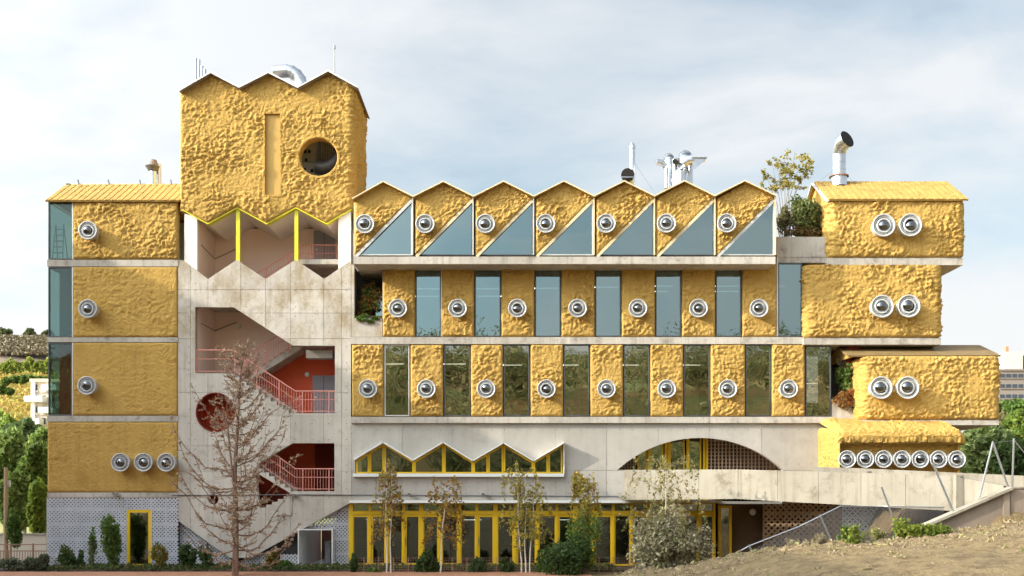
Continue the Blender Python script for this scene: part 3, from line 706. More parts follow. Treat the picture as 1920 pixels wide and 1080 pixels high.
# antenna, ducts on tower
MB().tube([W(627, 139, 1), W(627, 88, 1)], [.03, .018], 6).tube([W(627, 92, 1), W(627, 85, 1)], .05, 6).build('antenna', M['dsteel'], B)
for i, (px, top) in enumerate(((367, 110), (373, 112), (379, 124), (384, 130))):
    MB().tube([W(px, 172, 1.5+i*.5), W(px, top, 1.5+i*.5)], .075+.02*(i == 0), 12).build('vent_pipe', M['steel'], B)
def elbow(pts, r, m='steel', n=16, name='duct', flange=True, parent=None, inner=False):
    """segmented duct with seams"""
    o = MB().tube(pts, r, n, cap=False).build(name, M[m], parent or B, True)
    P = [Vector(p) for p in pts]
    for i in range(len(P)):
        d = (P[min(i+1, len(P)-1)]-P[max(i-1, 0)]).normalized(); rr = (r[i] if isinstance(r, list) else r)
        MB().tube([P[i]-d*.018, P[i]+d*.018], rr*1.045, n).build('seam', M[m], o)
    return o
elbow([W(514, 136, 1.6)]+[W(538+28*math.sin(a), 166-33*math.cos(a), 1.6) for a in np.linspace(0, 1.75, 6)], .29, n=14)
elbow([W(548, 140, 2.2), W(556, 150, 2.2), W(560, 168, 2.2)], .2, n=12)
# plant room behind the round opening
MB().box(X(560, 1.6), X(598, 1.6), 1.5, 2.2, Z(342, 1.6), Z(306, 1.6)).build('machine_cabinet', M['int_wall'], B)
MB().box(X(562, 1.8), X(592, 1.8), 1.8, 2.4, Z(304, 1.8), Z(255, 1.8)).build('machine_cabinet', M['int_wall'], B)
for px, py in ((572, 284), (580, 284), (574, 300), (571, 318), (585, 320)): MB().cbox(W(px, py, 1.46 if py > 305 else 1.76), .12, .04, .14).build('switch', M['black'], B)
MB().box(X(596, 2.6), X(640, 2.6), 2.6, 2.7, Z(310, 2.6), Z(240, 2.6)).build('louvre', M['farg'], B)
for i in range(7): MB().box(X(602+i*4, 2.5), X(604+i*4, 2.5), 2.52, 2.6, Z(300, 2.6), Z(255, 2.6)).build('louvre_blade', M['steel'], B)
elbow([W(640, 268, 1.4)]+[W(604+34*math.cos(a), 276+38*math.sin(a), 1.4) for a in np.linspace(-.2, 1.9, 7)], .3, m='dsteel', n=14)

# ---- seven gables (third storey), hanging forward over the one below
GY = -1.25; x_i = [661.5+113.1*i for i in range(8)]
def gp(px, py): return P2(px, py, GY)
for i in range(7):
    a, b = x_i[i]+3, x_i[i+1]-2; mid = (x_i[i]+x_i[i+1])/2
    xa_, xb_ = X(a, GY), X(b, GY); top = polyf([gp(a, 374), gp(mid, 345), gp(b, 374)]); bot = polyf([gp(a, 478), gp(a+4, 478), gp(b, 374.5)])
    bw = lambda u, top=top, bot=bot: min(bot(u), top(u)-.01)
    foam('gable_wall', B, xa_, xb_, bw, top, flatpath(GY), amp=.085, T=.09, res=.035, edge=(1, 0, 1, 0), ks=(X(mid, GY),), seed=100+i*7.3)
    MB().prism([gp(a, 478), gp(a+5, 478), gp(b, 376), gp(b, 372), gp(mid, 343.5), gp(a, 373)], GY+.004, GY+.2).build('gable_core', M['smooth_foam'], B)
    f = polyglass(B, [gp(a+5, 479), gp(b, 479), gp(b, 377)], GY-.04, .045, 'frame' if i % 3 else 'bframe', 'teal', name='triangle_window', depth=.14)
    MB().box(X(b, GY)+.005, X(b, GY)+.06, GY-.14, GY+.1, Z(479, GY), Z(372, GY)).build('mullion', M['bframe' if i in (0, 1, 2) else 'cream'], B)
    MB().bar(W(a+3, 481, GY-.08), W(b, 375.5, GY-.08), .12, .05, up=Vector((0, -1, 0))).build('sloping_trim', M['bframe'] if i in (0, 6) else M['cream'], B)
    porthole(x_i[i]+22.5, 420-i*.25, GY, rpx=17.8)
folded_roof([(P2(p, q, GY-.4)) for p, q in [(660, 374)]+sum([[((x_i[i]+x_i[i+1])/2, 341.5-i*.25), (x_i[i+1]-(0 if i < 6 else -2), 369.5-i*.25)] for i in range(7)], [])], GY-.4, 8.4, 'cream', .05, m2='yroof')
slab(662.5, 1454, 481, 495, GY-.12, 8.0)
MB().box(X(662, GY), X(1454, GY), 8.2, 8.4, Z(480), Z(372)).build('rear_wall', M['smooth_foam'], B)
MB().box(X(1452.5, GY), X(1455, GY), GY-.05, 8.2, Z(479, GY), Z(374, GY)).build('gable_side_wall', M['foam'], B)
MB().box(X(662, GY), X(664, GY)+.02, GY+.2, 8.2, Z(479, GY), Z(376, GY)).build('gable_side_wall', M['int_wall'], B)
MB().box(X(668), X(1450), 6.0, 6.1, Z(479), Z(378)).build('interior_wall', M['int_wall'], B)

# ---- second storey
def foam_rect(px0, px1, py0, py1, Y=0., amp=.085, seed=0., nm='wall', core=True, **k):
    foam(nm, B, X(px0, Y), X(px1, Y), K(Z(py1, Y)), K(Z(py0, Y)), flatpath(Y), amp=amp, seed=seed, **k)
    if core: MB().box(X(px0, Y), X(px1, Y), Y+.004, Y+.3, Z(py1, Y), Z(py0, Y)).build('wall_core', M['smooth_foam'], B)
pans2 = [(718, 778), (828, 889), (940, 1002), (1052.5, 1115), (1165.5, 1228), (1278.5, 1341), (1391.5, 1456)]
wins2 = [(779.5, 826.5), (890.5, 938.5), (1003.5, 1051), (1116.5, 1164), (1229.5, 1277), (1342.5, 1390)]
for i, (a, b) in enumerate(pans2):
    foam_rect(a, b, 490, 631.5, 0, seed=200+i*9.1, T=.06, RR=.09, res=.037); porthole((746, 858, 970, 1083, 1196, 1309.5, 1423)[i], 578, 0, rpx=17.3)
for i, (a, b) in enumerate(wins2):
    window(B, X(a), X(b), Z(631), Z(490), .0, w=.045, fm='frame', gm='teal')
    if i == 0: MB().box(X(827), X(828.5), -.06, .1, Z(631), Z(492)).build('mullion', M['bframe'], B)
window(B, X(1459), X(1504), Z(631), Z(493), .0, w=.05, fm='frame', gm='teal')
MB().box(X(1456), X(1458.5), -.05, .15, Z(631), Z(482)).build('mullion', M['bframe'], B)
slab(658, 1508, 632, 645, -.10, 7.5)
# ---- first storey
pans1 = [(660, 719.5), (770, 831), (883, 943), (995, 1056), (1107, 1168), (1219.5, 1281), (1332.5, 1397), (1447, 1508.5)]
wins1 = [(721, 767.5), (833, 881.5), (944.5, 992.5), (1057.5, 1105), (1169.5, 1217.5), (1282.5, 1331), (1398.5, 1445)]
for i, (a, b) in enumerate(pans1):
    foam_rect(a, b, 645.5, 780.5, 0, seed=300+i*9.1, T=.06, RR=.09, res=.037); porthole((690, 799.5, 911.5, 1024.5, 1137, 1250, 1364.5, 1478.5)[i], 729, 0, rpx=17.3)
for i, (a, b) in enumerate(wins1): window(B, X(a), X(b), Z(780), Z(646), .0, w=.045, fm='frame' if i not in (0,) else 'bframe', gm='clear')
window(B, X(1511), X(1558), Z(781), Z(648), .0, w=.04, fm='frame', gm='clear')
slab(658, 1612, 781.5, 793, -.16, 7.5)
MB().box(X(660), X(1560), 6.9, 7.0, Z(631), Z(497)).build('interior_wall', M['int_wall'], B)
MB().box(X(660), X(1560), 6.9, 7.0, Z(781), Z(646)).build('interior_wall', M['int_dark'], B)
for px, t in ((826, 0), (1054, 0), (1279, 0), (1505, 0), (1222, 1), (994, 1), (1508, 1)):
    MB().box(X(px)+.02, X(px)+.14, .31, 6.9, Z(781) if t else Z(631), Z(646) if t else Z(496)).build('partition', M['int_wall'], B)
MB().box(X(658), X(1560), 7.0, 7.2, 0, Z(497)).build('rear_wall', M['smooth_foam'], B)
for z in (Z(631), Z(780.5)): MB().box(X(662), X(1556), .3, 6.9, z+.002, z+.02).build('room_floor', M['floor'], B)
# ---- niche with plants at the left end of the second storey
wall(B, rect(X(658.5), X(717), Z(631.5), Z(597)), 0, .3, M['conc'], name='niche_parapet')
MB().box(X(717), X(719), .02, 2.2, Z(597), Z(496)).build('niche_side', M['conc'], B)
MB().box(X(658.5), X(664), 0, .3, Z(597), Z(496)).build('niche_jamb', M['conc'], B)
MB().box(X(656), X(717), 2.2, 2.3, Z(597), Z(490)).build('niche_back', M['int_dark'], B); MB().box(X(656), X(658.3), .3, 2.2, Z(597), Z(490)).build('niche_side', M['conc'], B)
MB().box(X(664), X(717), .3, 2.2, Z(597), Z(590)).build('soil', M['soil'], B)
MB().box(X(700), X(716), .9, .95, Z(600), Z(545)).build('niche_pane', M['teal'], B)
# ---- niche with plants right, first storey
wall(B, rect(X(1560), X(1616), Z(781), Z(748)), .05, .3, M['conc'], name='niche_parapet')
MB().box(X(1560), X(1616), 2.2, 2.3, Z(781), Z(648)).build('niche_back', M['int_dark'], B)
MB().box(X(1590), X(1617), .3, .4, Z(748), Z(648)).build('niche_side', M['dred'], B)
# ---- planter wall, third storey
wall(B, rect(X(1456.5), X(1556), Z(482), Z(444)), 0, .35, M['slab'], xs=(), name='planter_wall')
slab(1456.5, 1556, 482.5, 492.5, .02, 6)
MB().box(X(1457), X(1556), .35, 2.4, Z(482), Z(452)).build('planter_soil', M['soil'], B)
MB().box(X(1462), X(1492), 5.5, 6.5, Z(442), Z(362, 6)).build('roof_plant_house', M['farw'], B)

# ---- the blocks stacked at the right end
def block(px0, px1, py0, py1, Yf, yb, seed, amp=.09, top_round=1, Rc=.28, side=True, nm='block_wall'):
    xa_, xb_ = X(px0, Yf), X(px1, Yf); dep = yb-Yf-Rc if side else 0; Lw = xb_-xa_-2*Rc; q = Rc*math.pi/2
    def path(u):
        if u < dep: return (xa_, yb-u, -1, 0)
        u -= dep
        if u < q: a = u/Rc; return (xa_+Rc-Rc*math.cos(a), Yf+Rc-Rc*math.sin(a), -math.cos(a), -math.sin(a))
        u -= q
        if u < Lw: return (xa_+Rc+u, Yf, 0, -1)
        u -= Lw
        if u < q: a = u/Rc; return (xb_-Rc+Rc*math.sin(a), Yf+Rc-Rc*math.cos(a), math.sin(a), -math.cos(a))
        u -= q; return (xb_, Yf+Rc+u, 1, 0)
    tot_ = 2*dep+2*q+Lw
    foam(nm, B, 0, tot_, K(Z(py1, Yf)), K(Z(py0, Yf)), path, amp=amp, T=.10, res=.04, edge=(0, 0, 1, top_round), RR=.22, seed=seed)
    MB().box(xa_+.12, xb_-.12, Yf+.12, yb, Z(py1, Yf), Z(py0, Yf)-.02).build('block_core', M['smooth_foam'], B)
def dslab(px0, px1, py0, py1, Yf, yb=3): slab(px0, px1, py0, py1, Yf-.04, yb)
BY = -.25
block(1557, 1804, 375, 483, BY, 4.3, 401, top_round=0)
ribbed_roof(X(1551, BY), X(1811, BY), BY-.12, Z(376, BY), 2.25, 1.36, 'yroof', end=False)
for xx, mm in ((X(1557, BY)-.02, 'foam'), (X(1804, BY)-.13, 'foam')):
    MB().add([(xx, BY+.15, Z(377)), (xx, 4.3, Z(377)), (xx, 2.1, Z(377)+1.15), (xx+.15, BY+.15, Z(377)), (xx+.15, 4.3, Z(377)), (xx+.15, 2.1, Z(377)+1.15)], [(0, 1, 2), (5, 4, 3), (0, 3, 4, 1), (1, 4, 5, 2), (2, 5, 3, 0)]).build('gable_end', M[mm], B)
for s_ in (1, -1):   # pale verge boards
    a = Vector((X(1551, BY), 2.1 + s_*2.45, Z(377)-.1)); b = Vector((X(1551, BY), 2.1, Z(377)+1.36)); MB().bar(a, b, .05, .16, up=Vector((1, 0, 0))).build('verge_board', M['white'], B)
dslab(1551, 1806, 483.5, 497, BY, 4.3)
for px_r, py_r in ((1657, 422.5), (1707, 422)): porthole(px_r, py_r, BY, rpx=21.3, L=.6)
for px_r, py_r in ((1654, 574.5), (1704, 574)): porthole(px_r, py_r, BY, rpx=21.3, L=.6)
for px_r, py_r in ((1652, 727), (1702, 727)): porthole(px_r, py_r, -.9, rpx=21.3, L=.6)
block(1512, 1762, 497.5, 633, BY, 4.0, 437, top_round=0)
dslab(1507, 1764, 633.5, 646, BY, 4)
R3Y = -.9
block(1618, 1871, 667, 787, R3Y, 4.0, 471, top_round=1)
ribbed_roof(X(1590, R3Y), X(1876, R3Y), R3Y+.1, Z(667.5, R3Y), 2.1, .70, 'droof', rib=50, end=True)
dslab(1612, 1873, 787.5, 797, R3Y, 4)
# lowest block: a lumpy roof overhanging a set-back wall of seven portholes
R4Y = -2.9
xa4, xb4 = X(1576, R4Y), X(1806, R4Y)
def lumpy_roof():
    nu, nv = 130, 60; xs_ = np.linspace(0, 1, nu); vs_ = np.linspace(0, 1, nv); U, V_ = np.meshgrid(xs_, vs_, indexing='ij')
    # cross-section: under the eave, round the nose, up the slope
    prof = [(R4Y+.85, Z(829, R4Y)), (R4Y+.30, Z(828, R4Y)), (R4Y+.06, Z(826, R4Y)), (R4Y, Z(822, R4Y)), (R4Y+.06, Z(815, R4Y)), (R4Y+.3, Z(809, R4Y)), (R4Y+1.5, Z(800, R4Y)+.14), (R4Y+3.0, Z(797, R4Y)+.42)]
    py = np.interp(V_, np.linspace(0, 1, len(prof)), [p[0] for p in prof]); pz = np.interp(V_, np.linspace(0, 1, len(prof)), [p[1] for p in prof])
    XX = xa4-.1+(xb4-xa4+.2)*U; n = lumps(XX+600, V_*4.5); e = np.clip(np.minimum(XX-xa4+.1, xb4+.1-XX)/.25, 0, 1)
    d = (.10*n+.10)*e**.5; py2 = py-d*np.clip(1.2-V_*1.2, .15, 1)*.9; pz2 = pz+d*np.where(V_ < .3, -.5, .9)-(1-e)*.12
    idx = np.arange(nu*nv).reshape(nu, nv); F = np.stack([idx[:-1, :-1], idx[1:, :-1], idx[1:, 1:], idx[:-1, 1:]], -1).reshape(-1, 4)
    npmesh('block_roof', np.stack([XX, py2, pz2], -1).reshape(-1, 3), F, M['foam'], B)
lumpy_roof()
foam('block_wall', B, xa4+.05, X(1806, R4Y), K(Z(892, R4Y)), K(Z(826, R4Y)), flatpath(R4Y+.62), amp=.03, seed=520, edge=(0, 0, 0, 0), T=0)
# its sunny left flank
foam('block_side_wall', B, 0, 3.4, K(Z(900, R4Y)), lambda u: float(np.interp(u, [0, 2.2, 3.2, 3.4], [Z(792, R4Y), Z(797, R4Y)-.08, Z(803, R4Y)-.10, Z(812, R4Y)])), lambda u: (xa4-.03, .5-u, -1, 0), amp=.05, seed=540, edge=(0, 1, 0, 1), T=.10, RR=.3)
MB().box(xa4, xb4, R4Y+.65, .5, Z(900, R4Y), Z(829, R4Y)).build('block_core', M['smooth_foam'], B)
MB().box(xb4-.1, xb4, R4Y+.3, .5, Z(895, R4Y), Z(824, R4Y)).build('block_side_wall', M['foam'], B)
for i in range(7): porthole(1588+34.3*i, 861-(.0 if i < 4 else -.3), R4Y+.55, rpx=16.4, L=.5)

# ---- the concrete hall front with its saw-tooth window band and the arch
saw = [(666, 888), (666, 863), (720, 830), (776, 864), (832, 830), (887, 865), (944, 831), (1000, 865), (1056, 831), (1056, 888)]
arch_c, arch_r = None, None
c_, s_h = 1313., 155.; sag = 60.; Rr = (s_h**2+sag**2)/(2*sag); cyy = 821+Rr
arc = [(c_+Rr*math.sin(t), cyy-Rr*math.cos(t)) for t in np.linspace(-math.asin(s_h/Rr), math.asin(s_h/Rr), 30)]
outer = [(658.5, 793.5), (1540, 793.5), (1540, 943), (1468, 943)]+arc[::-1]+[(1178, 881.3), (1178, 943), (658.5, 943)]
loops = [[P2(*p) for p in outer], [P2(*p) for p in saw]]
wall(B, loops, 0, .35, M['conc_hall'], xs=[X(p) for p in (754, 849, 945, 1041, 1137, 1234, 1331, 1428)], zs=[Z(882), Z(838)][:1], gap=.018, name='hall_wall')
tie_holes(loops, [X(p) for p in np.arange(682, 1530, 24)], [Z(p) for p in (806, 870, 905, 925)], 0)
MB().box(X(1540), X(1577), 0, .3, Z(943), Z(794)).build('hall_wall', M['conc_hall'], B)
# hoods
for (a, b) in zip(saw[1:-2], saw[2:-1]):
    A, Bp = P2(a[0]-.5, a[1]+1), P2(b[0]+.5, b[1]+1)
    MB().prism([A, Bp, (Bp[0], Bp[1]+.06), (A[0], A[1]+.06)], -.50, .3).build('window_hood', M['white'], B)
MB().box(X(663), X(1057), -.22, .2, Z(894), Z(888)).build('window_sill', M['white'], B)
MB().box(X(1056), X(1058), -.2, .2, Z(888), Z(832)).build('window_hood', M['white'], B)
def sawwin(pts): polyglass(B, [P2(*p) for p in pts], .05, .075, 'yellow', 'clear_in', name='saw_tooth_window')
def st(x): return float(np.interp(x, [p[0] for p in saw[1:-1]], [p[1] for p in saw[1:-1]]))+1.5
cuts = [667, 692.5, 720, 776, 832, 887, 915, 944, 1000, 1028, 1055]
for a, b in zip(cuts[:-1], cuts[1:]): sawwin([(a+.2, 888), (b-.2, 888), (b-.2, st(b-.2)), (a+.2, st(a+.2))])
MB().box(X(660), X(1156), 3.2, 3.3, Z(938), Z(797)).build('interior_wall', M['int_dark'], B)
MB().box(X(660), X(1156), .35, 3.2, Z(938)-.05, Z(938)).build('room_floor', M['floor'], B)
# inside the arch
AY = 1.6
def ax(p): return X(p, AY)
for a, b in ((1196, 1213), (1217, 1243), (1256, 1283), (1291, 1314)):
    f = ring(ax(a)-.02, ax(b)+.02, Z(945, AY), Z(815, AY), .06, AY, AY+.1).build('arch_window', M['yellow'], B); MB().box(ax(a), ax(b), AY+.04, AY+.06, Z(945, AY), Z(815, AY)).build('pane', M['clear'], f)
for a in (1214, 1246, 1252, 1287, 1318, 1322): MB().box(ax(a), ax(a)+.13, AY-.06, AY, Z(945, AY), Z(812, AY)).build('mullion', M['yellow'], B)
def gridscreen(px0, px1, py0, py1, Y, sp, m, name='block_screen'):
    mb = MB(); x = X(px0, Y)
    while x < X(px1, Y): mb.box(x, x+.045, Y, Y+.12, Z(py1, Y), Z(py0, Y)); x += sp
    z = Z(py1, Y)
    while z < Z(py0, Y): mb.box(X(px0, Y), X(px1, Y), Y+.003, Y+.117, z, z+.035); z += sp
    o = mb.build(name, M[m], B); o['kind'] = 'stuff'
gridscreen(1326, 1475, 815, 945, AY, .17, 'bscreen'); gridscreen(1150, 1192, 830, 945, AY, .13, 'bscreen')
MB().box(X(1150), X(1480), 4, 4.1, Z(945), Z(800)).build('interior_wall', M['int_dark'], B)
MB().box(X(1214, 3), X(1250, 3), 3.8, 3.9, Z(900), Z(830)).build('whiteboard', M['white'], B)
MB().box(X(1150), X(1480), .35, 4, Z(945), Z(940)).build('room_floor', M['floor'], B)
MB().box(X(1130), X(1570), .36, 4, Z(805), Z(797)).build('ceiling', M['conc_hall'], B)

# ---- ground floor: lattice screens, yellow door, storefront
slab(88.5, 334, 932, 934, 0, .2, m='conc')
dl, dr, dt = 238, 283.5, 955.5
lattice(B, [rect(X(88.5), X(dl), Z(1067), Z(934)), rect(X(dl), X(dr), Z(dt), Z(934)), rect(X(dr), X(334), Z(1067), Z(934))], .02, M['screen'])
lattice(B, [[P2(334, 1067), P2(430, 1067), P2(430, 1040), P2(334, 968)], [P2(430, 1067), P2(558, 1067), P2(558, 991), P2(470, 1040), P2(430, 1040)],
            [P2(558, 992), P2(624, 992), P2(624, 955), P2(558, 991)], [P2(624, 1067), P2(657.5, 1067), P2(657.5, 936), P2(624, 955)]], .36, M['screen'])
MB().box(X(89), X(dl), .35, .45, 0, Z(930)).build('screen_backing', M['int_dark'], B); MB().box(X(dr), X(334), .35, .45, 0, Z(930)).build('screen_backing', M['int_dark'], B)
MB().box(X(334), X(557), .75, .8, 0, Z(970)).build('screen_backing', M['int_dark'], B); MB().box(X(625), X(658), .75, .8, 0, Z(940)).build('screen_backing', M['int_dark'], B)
MB().box(X(88.5), X(90.5), .0, .4, 0, Z(931)).build('corner_post', M['screen'], B)
f = ring(X(dl), X(dr), Z(1063), Z(dt), .13, -.02, .16).build('glazed_door', M['yellow'], B)
MB().box(X(dl+5.5), X(dr-5.5), .04, .06, Z(1057.5), Z(961)).build('pane', M['clear'], f); MB().box(X(dr), X(dr+2), -.06, .2, Z(1063), Z(dt)).build('door_jamb', M['cream'], f)
MB().tube([W(279, 1042, -.1), W(279, 1030, -.1)], .015, 6).build('handle', M['steel'], f)
# pale square opening with a white tiled room
f = ring(X(558.5), X(624), Z(1066), Z(992), .05, -.03, 2.6).build('service_opening', M['white'], B)
MB().box(X(560), X(622), .0, 6.0, .03, .06).build('room_floor', M['wfloor'], B); MB().box(X(560), X(622), 6, 6.1, 0, Z(990)).build('interior_wall', M['farg'], B)
MB().box(X(557), X(559), 2.6, 6, 0, Z(990)).build('interior_wall', M['white'], B); MB().box(X(622), X(624), 2.6, 6, 0, Z(990)).build('interior_wall', M['farg'], B)
MB().box(X(612, 2), X(621, 2), 1.6, 2.4, .06, Z(1015, 2)).build('cabinet', M['door'], B)
# storefront
SY = .25
MB().box(X(657), X(1350), -.32, .35, Z(943), Z(938)).build('canopy_edge', M['white'], B)
xs_ = [658, 694, 726, 757, 790, 825, 862, 894, 929, 966, 1008, 1044, 1079, 1112, 1150, 1184, 1216, 1248, 1280, 1310, 1341]
for i, (a, b) in enumerate(zip(xs_[:-1], xs_[1:])):
    za, zb, zt = .08, Z(964, SY), Z(943.5, SY)
    f = ring(X(a, SY)+.02, X(b, SY)-.02, za, zb-.01, .115 if i % 4 != 2 else .075, SY, SY+.12).build('glazed_door', M['yellow'], B)
    MB().box(X(a, SY)+.12, X(b, SY)-.12, SY+.05, SY+.07, za+.1, zb-.1).build('pane', M['clear_in'], f)
    if i % 2: MB().tube([(X(a, SY)+.09, SY-.05, 1.0), (X(a, SY)+.09, SY-.05, 1.35)], .015, 6).build('handle', M['dsteel'], f)
    f = ring(X(a, SY)+.02, X(b, SY)-.02, zb+.10, zt, .05, SY, SY+.12).build('transom_window', M['yellow'], B)
    MB().box(X(a, SY)+.06, X(b, SY)-.06, SY+.05, SY+.07, zb+.14, zt-.04).build('pane', M['clear_in'], f)
for i, a in enumerate(xs_): MB().box(X(a, SY)-(.10 if i % 4 == 0 else .045), X(a, SY)+(.10 if i % 4 == 0 else .045), SY-.05, SY+.0, .05, Z(943.5, SY)).build('mullion', M['yellow'], B)
MB().box(X(657, SY), X(1342, SY), SY-.06, SY+.1, Z(964, SY)-.005, Z(964, SY)+.095).build('transom_rail', M['yellow'], B)
MB().box(X(657), X(1345), 4.5, 4.6, 0, Z(940)).build('interior_wall', M['int_wall'], B)
MB().box(X(657), X(1345), .4, 4.5, .02, .06).build('room_floor', M['floor'], B)
MB().box(X(657), X(1345), .4, 4.5, Z(940), Z(938.5)).build('ceiling', M['conc_hall'], B)
for px in (658, 862, 1044, 1216): MB().box(X(px)-.06, X(px)+.06, .5, 4.5, .05, Z(940)).build('partition', M['int_wall'], B)
# under the bridge
MB().box(X(1343), X(1347), SY-.05, 3, .05, Z(943)).build('mullion', M['yellow'], B)
f = ring(X(1347, .8), X(1372, .8), .05, Z(948, .8), .12, .8, .9).build('glazed_door', M['yellow'], B); MB().box(X(1350, .8), X(1369, .8), .84, .86, .15, Z(953)).build('pane', M['clear'], f)
MB().box(X(1375), X(1770), 1.6, 1.8, 0, Z(935)).build('passage_wall', M['dred2'], B)
MB().box(X(1343), X(1860), .36, 3, Z(935), Z(930)).build('ceiling', M['dred'], B)
lattice(B, [rect(X(1440), X(1590), .3, Z(935))], 1.0, M['bscreen'], sp=.19, bw=.08)
lattice(B, [rect(X(1592), X(1850), .3, Z(935))], 1.0, M['screen'], sp=.17, bw=.075)
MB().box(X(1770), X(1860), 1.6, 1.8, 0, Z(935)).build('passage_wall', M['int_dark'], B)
MB().lathe([(.001, -.06), (.13, -.05), (.16, 0)], 20, 'y', (X(1411, 1.4), 1.38, Z(960, 1.4))).build('round_lamp', M['white'], B)
MB().box(X(1577), X(1810), -.3, .1, Z(938), Z(896)).build('base_wall', M['rwall'], B)
# conduit and little lamps
MB().tube([W(322, 929, -.03), W(545, 927.5, -.03), W(1160, 931, -.03)], .022, 5).build('conduit', M['dsteel'], B)
MB().tube([W(560, 927.5, -.03), W(549, 930, -.03), W(547, 966, -.03), W(519, 967, -.03)], .02, 5).build('conduit', M['dsteel'], B)
for px, py in ((214, 926), (220, 927), (552, 929), (556, 931), (767, 927), (776, 930), (906, 927), (915, 930)):
    MB().lathe([(.07, -.05), (.07, .12), (.04, .16), (.001, .16)], 10, 'y', W(px, py, -.2)).build('spot_lamp', M['white'], B)

# ---- ceiling lights
for px, py, Y in ((805, 541, 3), (915, 541, 3), (1023, 540, 3), (1137, 538, 3), (1248, 536, 3), (1364, 536, 3), (1478, 536, 3), (800, 555, 5), (918, 555, 5), (1250, 546, 5), (1362, 546, 5),
                  (735, 682, 3), (850, 682, 3), (956, 684, 3), (1062, 684, 3), (1175, 684, 3), (1290, 684, 3), (1530, 718, 3), (710, 974, 2.4), (880, 974, 2.4), (1065, 974, 2.4)):
    p = W(px, py, Y); f = MB().box(p.x-.6, p.x+.6, p.y-.07, p.y+.07, p.z, p.z+.05).build('ceiling_light', M['white'], B)
    MB().box(p.x-.58, p.x+.58, p.y-.05, p.y+.05, p.z-.03, p.z).build('tube', M['lamp'], f)

# ---- flues and ventilation on the roofs
def pipe(px, y0, y1, r, Y): return elbow([W(px, y0, Y), W(px, (y0+y1)/2, Y), W(px, y1, Y)], r, n=16)
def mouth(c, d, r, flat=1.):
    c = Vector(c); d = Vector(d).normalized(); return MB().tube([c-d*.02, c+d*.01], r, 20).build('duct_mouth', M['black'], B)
Y = 3.
pipe(1185.5, 372, 278, .135, Y); MB().tube([W(1185.5, 279, Y), W(1185.5, 275, Y), W(1185.5, 268, Y)], [.16, .16, .06], 14).build('vent_cap', M['steel'], B, True)
elbow([W(1180, 372, 2.4), W(1178, 345, 2.4), W(1177, 330, 2.0)], .29, n=18); d = Vector((-.15, -1, .35))
MB().tube([W(1177, 330, 2.0), W(1177, 328, 1.55)], [.29, .31], 20).build('duct', M['dsteel'], B); mouth(W(1177, 328, 1.53), Vector((W(1177, 328, 1.55)-W(1177, 330, 2.0))), .30)
MB().bar(W(1164, 332, 1.48), W(1190, 332, 1.48), .03).build('strap', M['steel'], B)
def goose(px, ytop, ybot, r, Y, back=True): # rises and turns away backwards: a dome seen from the front
    s = (50+Y)/2100; z = Z(ytop, Y)-r; P = [W(px, ybot, Y), Vector((X(px, Y), Y, z-.35))]+[Vector((X(px, Y), Y+.35*(1-math.cos(a)), z-.35+.35*math.sin(a)+.0)) for a in np.linspace(.4, 1.57, 4)]+[Vector((X(px, Y), Y+.9, z))]
    return elbow(P, r, n=18)
goose(1255, 284, 352, .24, 3.2); goose(1286, 279, 345, .33, 3.2)
elbow([W(1250, 352, 2.6), W(1250, 318, 2.6), W(1247, 310, 2.6), W(1240, 305, 2.6), W(1232, 304, 2.6)], [.12, .12, .13, .14, .15], n=14)
MB().add([W(1245, 297, 2.5), W(1245, 312, 2.5), W(1236, 312, 2.5), W(1227, 303, 2.5), W(1245, 297, 2.8), W(1245, 312, 2.8), W(1236, 312, 2.8), W(1227, 303, 2.8)], [(0, 1, 2, 3), (7, 6, 5, 4), (0, 4, 5, 1), (1, 5, 6, 2), (2, 6, 7, 3), (3, 7, 4, 0)]).build('duct_hood', M['steel'], B)
pipe(1265.5, 350, 300, .12, 2.6); MB().tube([W(1266, 304, 2.6), W(1267, 303, 2.2)], [.13, .15], 16).build('duct', M['steel'], B); mouth(W(1267, 303, 2.18), (0.05, -1, .1), .145)
elbow([W(1276, 350, 2.4), W(1276, 322, 2.4), W(1279, 309, 2.4), W(1288, 302, 2.4), W(1298, 300, 2.4)], [.21, .21, .22, .23, .24], n=18)
MB().add([W(1298, 294, 2.2), W(1298, 317, 2.2), W(1304, 317, 2.2), W(1327, 295, 2.2), W(1298, 294, 2.8), W(1298, 317, 2.8), W(1304, 317, 2.8), W(1327, 295, 2.8)], [(0, 1, 2, 3), (7, 6, 5, 4), (0, 4, 5, 1), (1, 5, 6, 2), (2, 6, 7, 3), (3, 7, 4, 0)]).build('duct_hood', M['steel'], B)
MB().box(X(1297, 2.1), X(1326, 2.1), 2.1, 2.9, Z(295, 2.1), Z(294, 2.1)).build('duct_hood', M['steel'], B)
# big flue, right
Y = 1.6
elbow([W(1573, 349, Y), W(1573, 332, Y)], .37, n=22, flange=True); MB().lathe([(.44, -.03), (.44, .03), (.30, .05)], 24, 'z', W(1573, 331, Y)).build('flue_collar', M['rust'], B)
elbow([W(1573, 331, Y), W(1573, 318, Y), W(1573, 305, Y), W(1573, 292, Y)], .305, n=22)
dm = (W(1588, 258, Y-.8)-W(1577, 274, Y-.15)).normalized(); 
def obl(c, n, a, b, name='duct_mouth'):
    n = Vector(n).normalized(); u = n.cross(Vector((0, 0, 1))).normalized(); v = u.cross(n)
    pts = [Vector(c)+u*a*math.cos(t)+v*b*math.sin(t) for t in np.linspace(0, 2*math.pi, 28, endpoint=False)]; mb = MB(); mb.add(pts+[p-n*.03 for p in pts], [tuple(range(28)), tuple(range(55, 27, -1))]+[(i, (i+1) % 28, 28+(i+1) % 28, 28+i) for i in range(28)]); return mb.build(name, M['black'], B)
nv_ = Vector((.52, -.78, .34)).normalized(); cm_ = W(1588.5, 260.5, Y-.7)
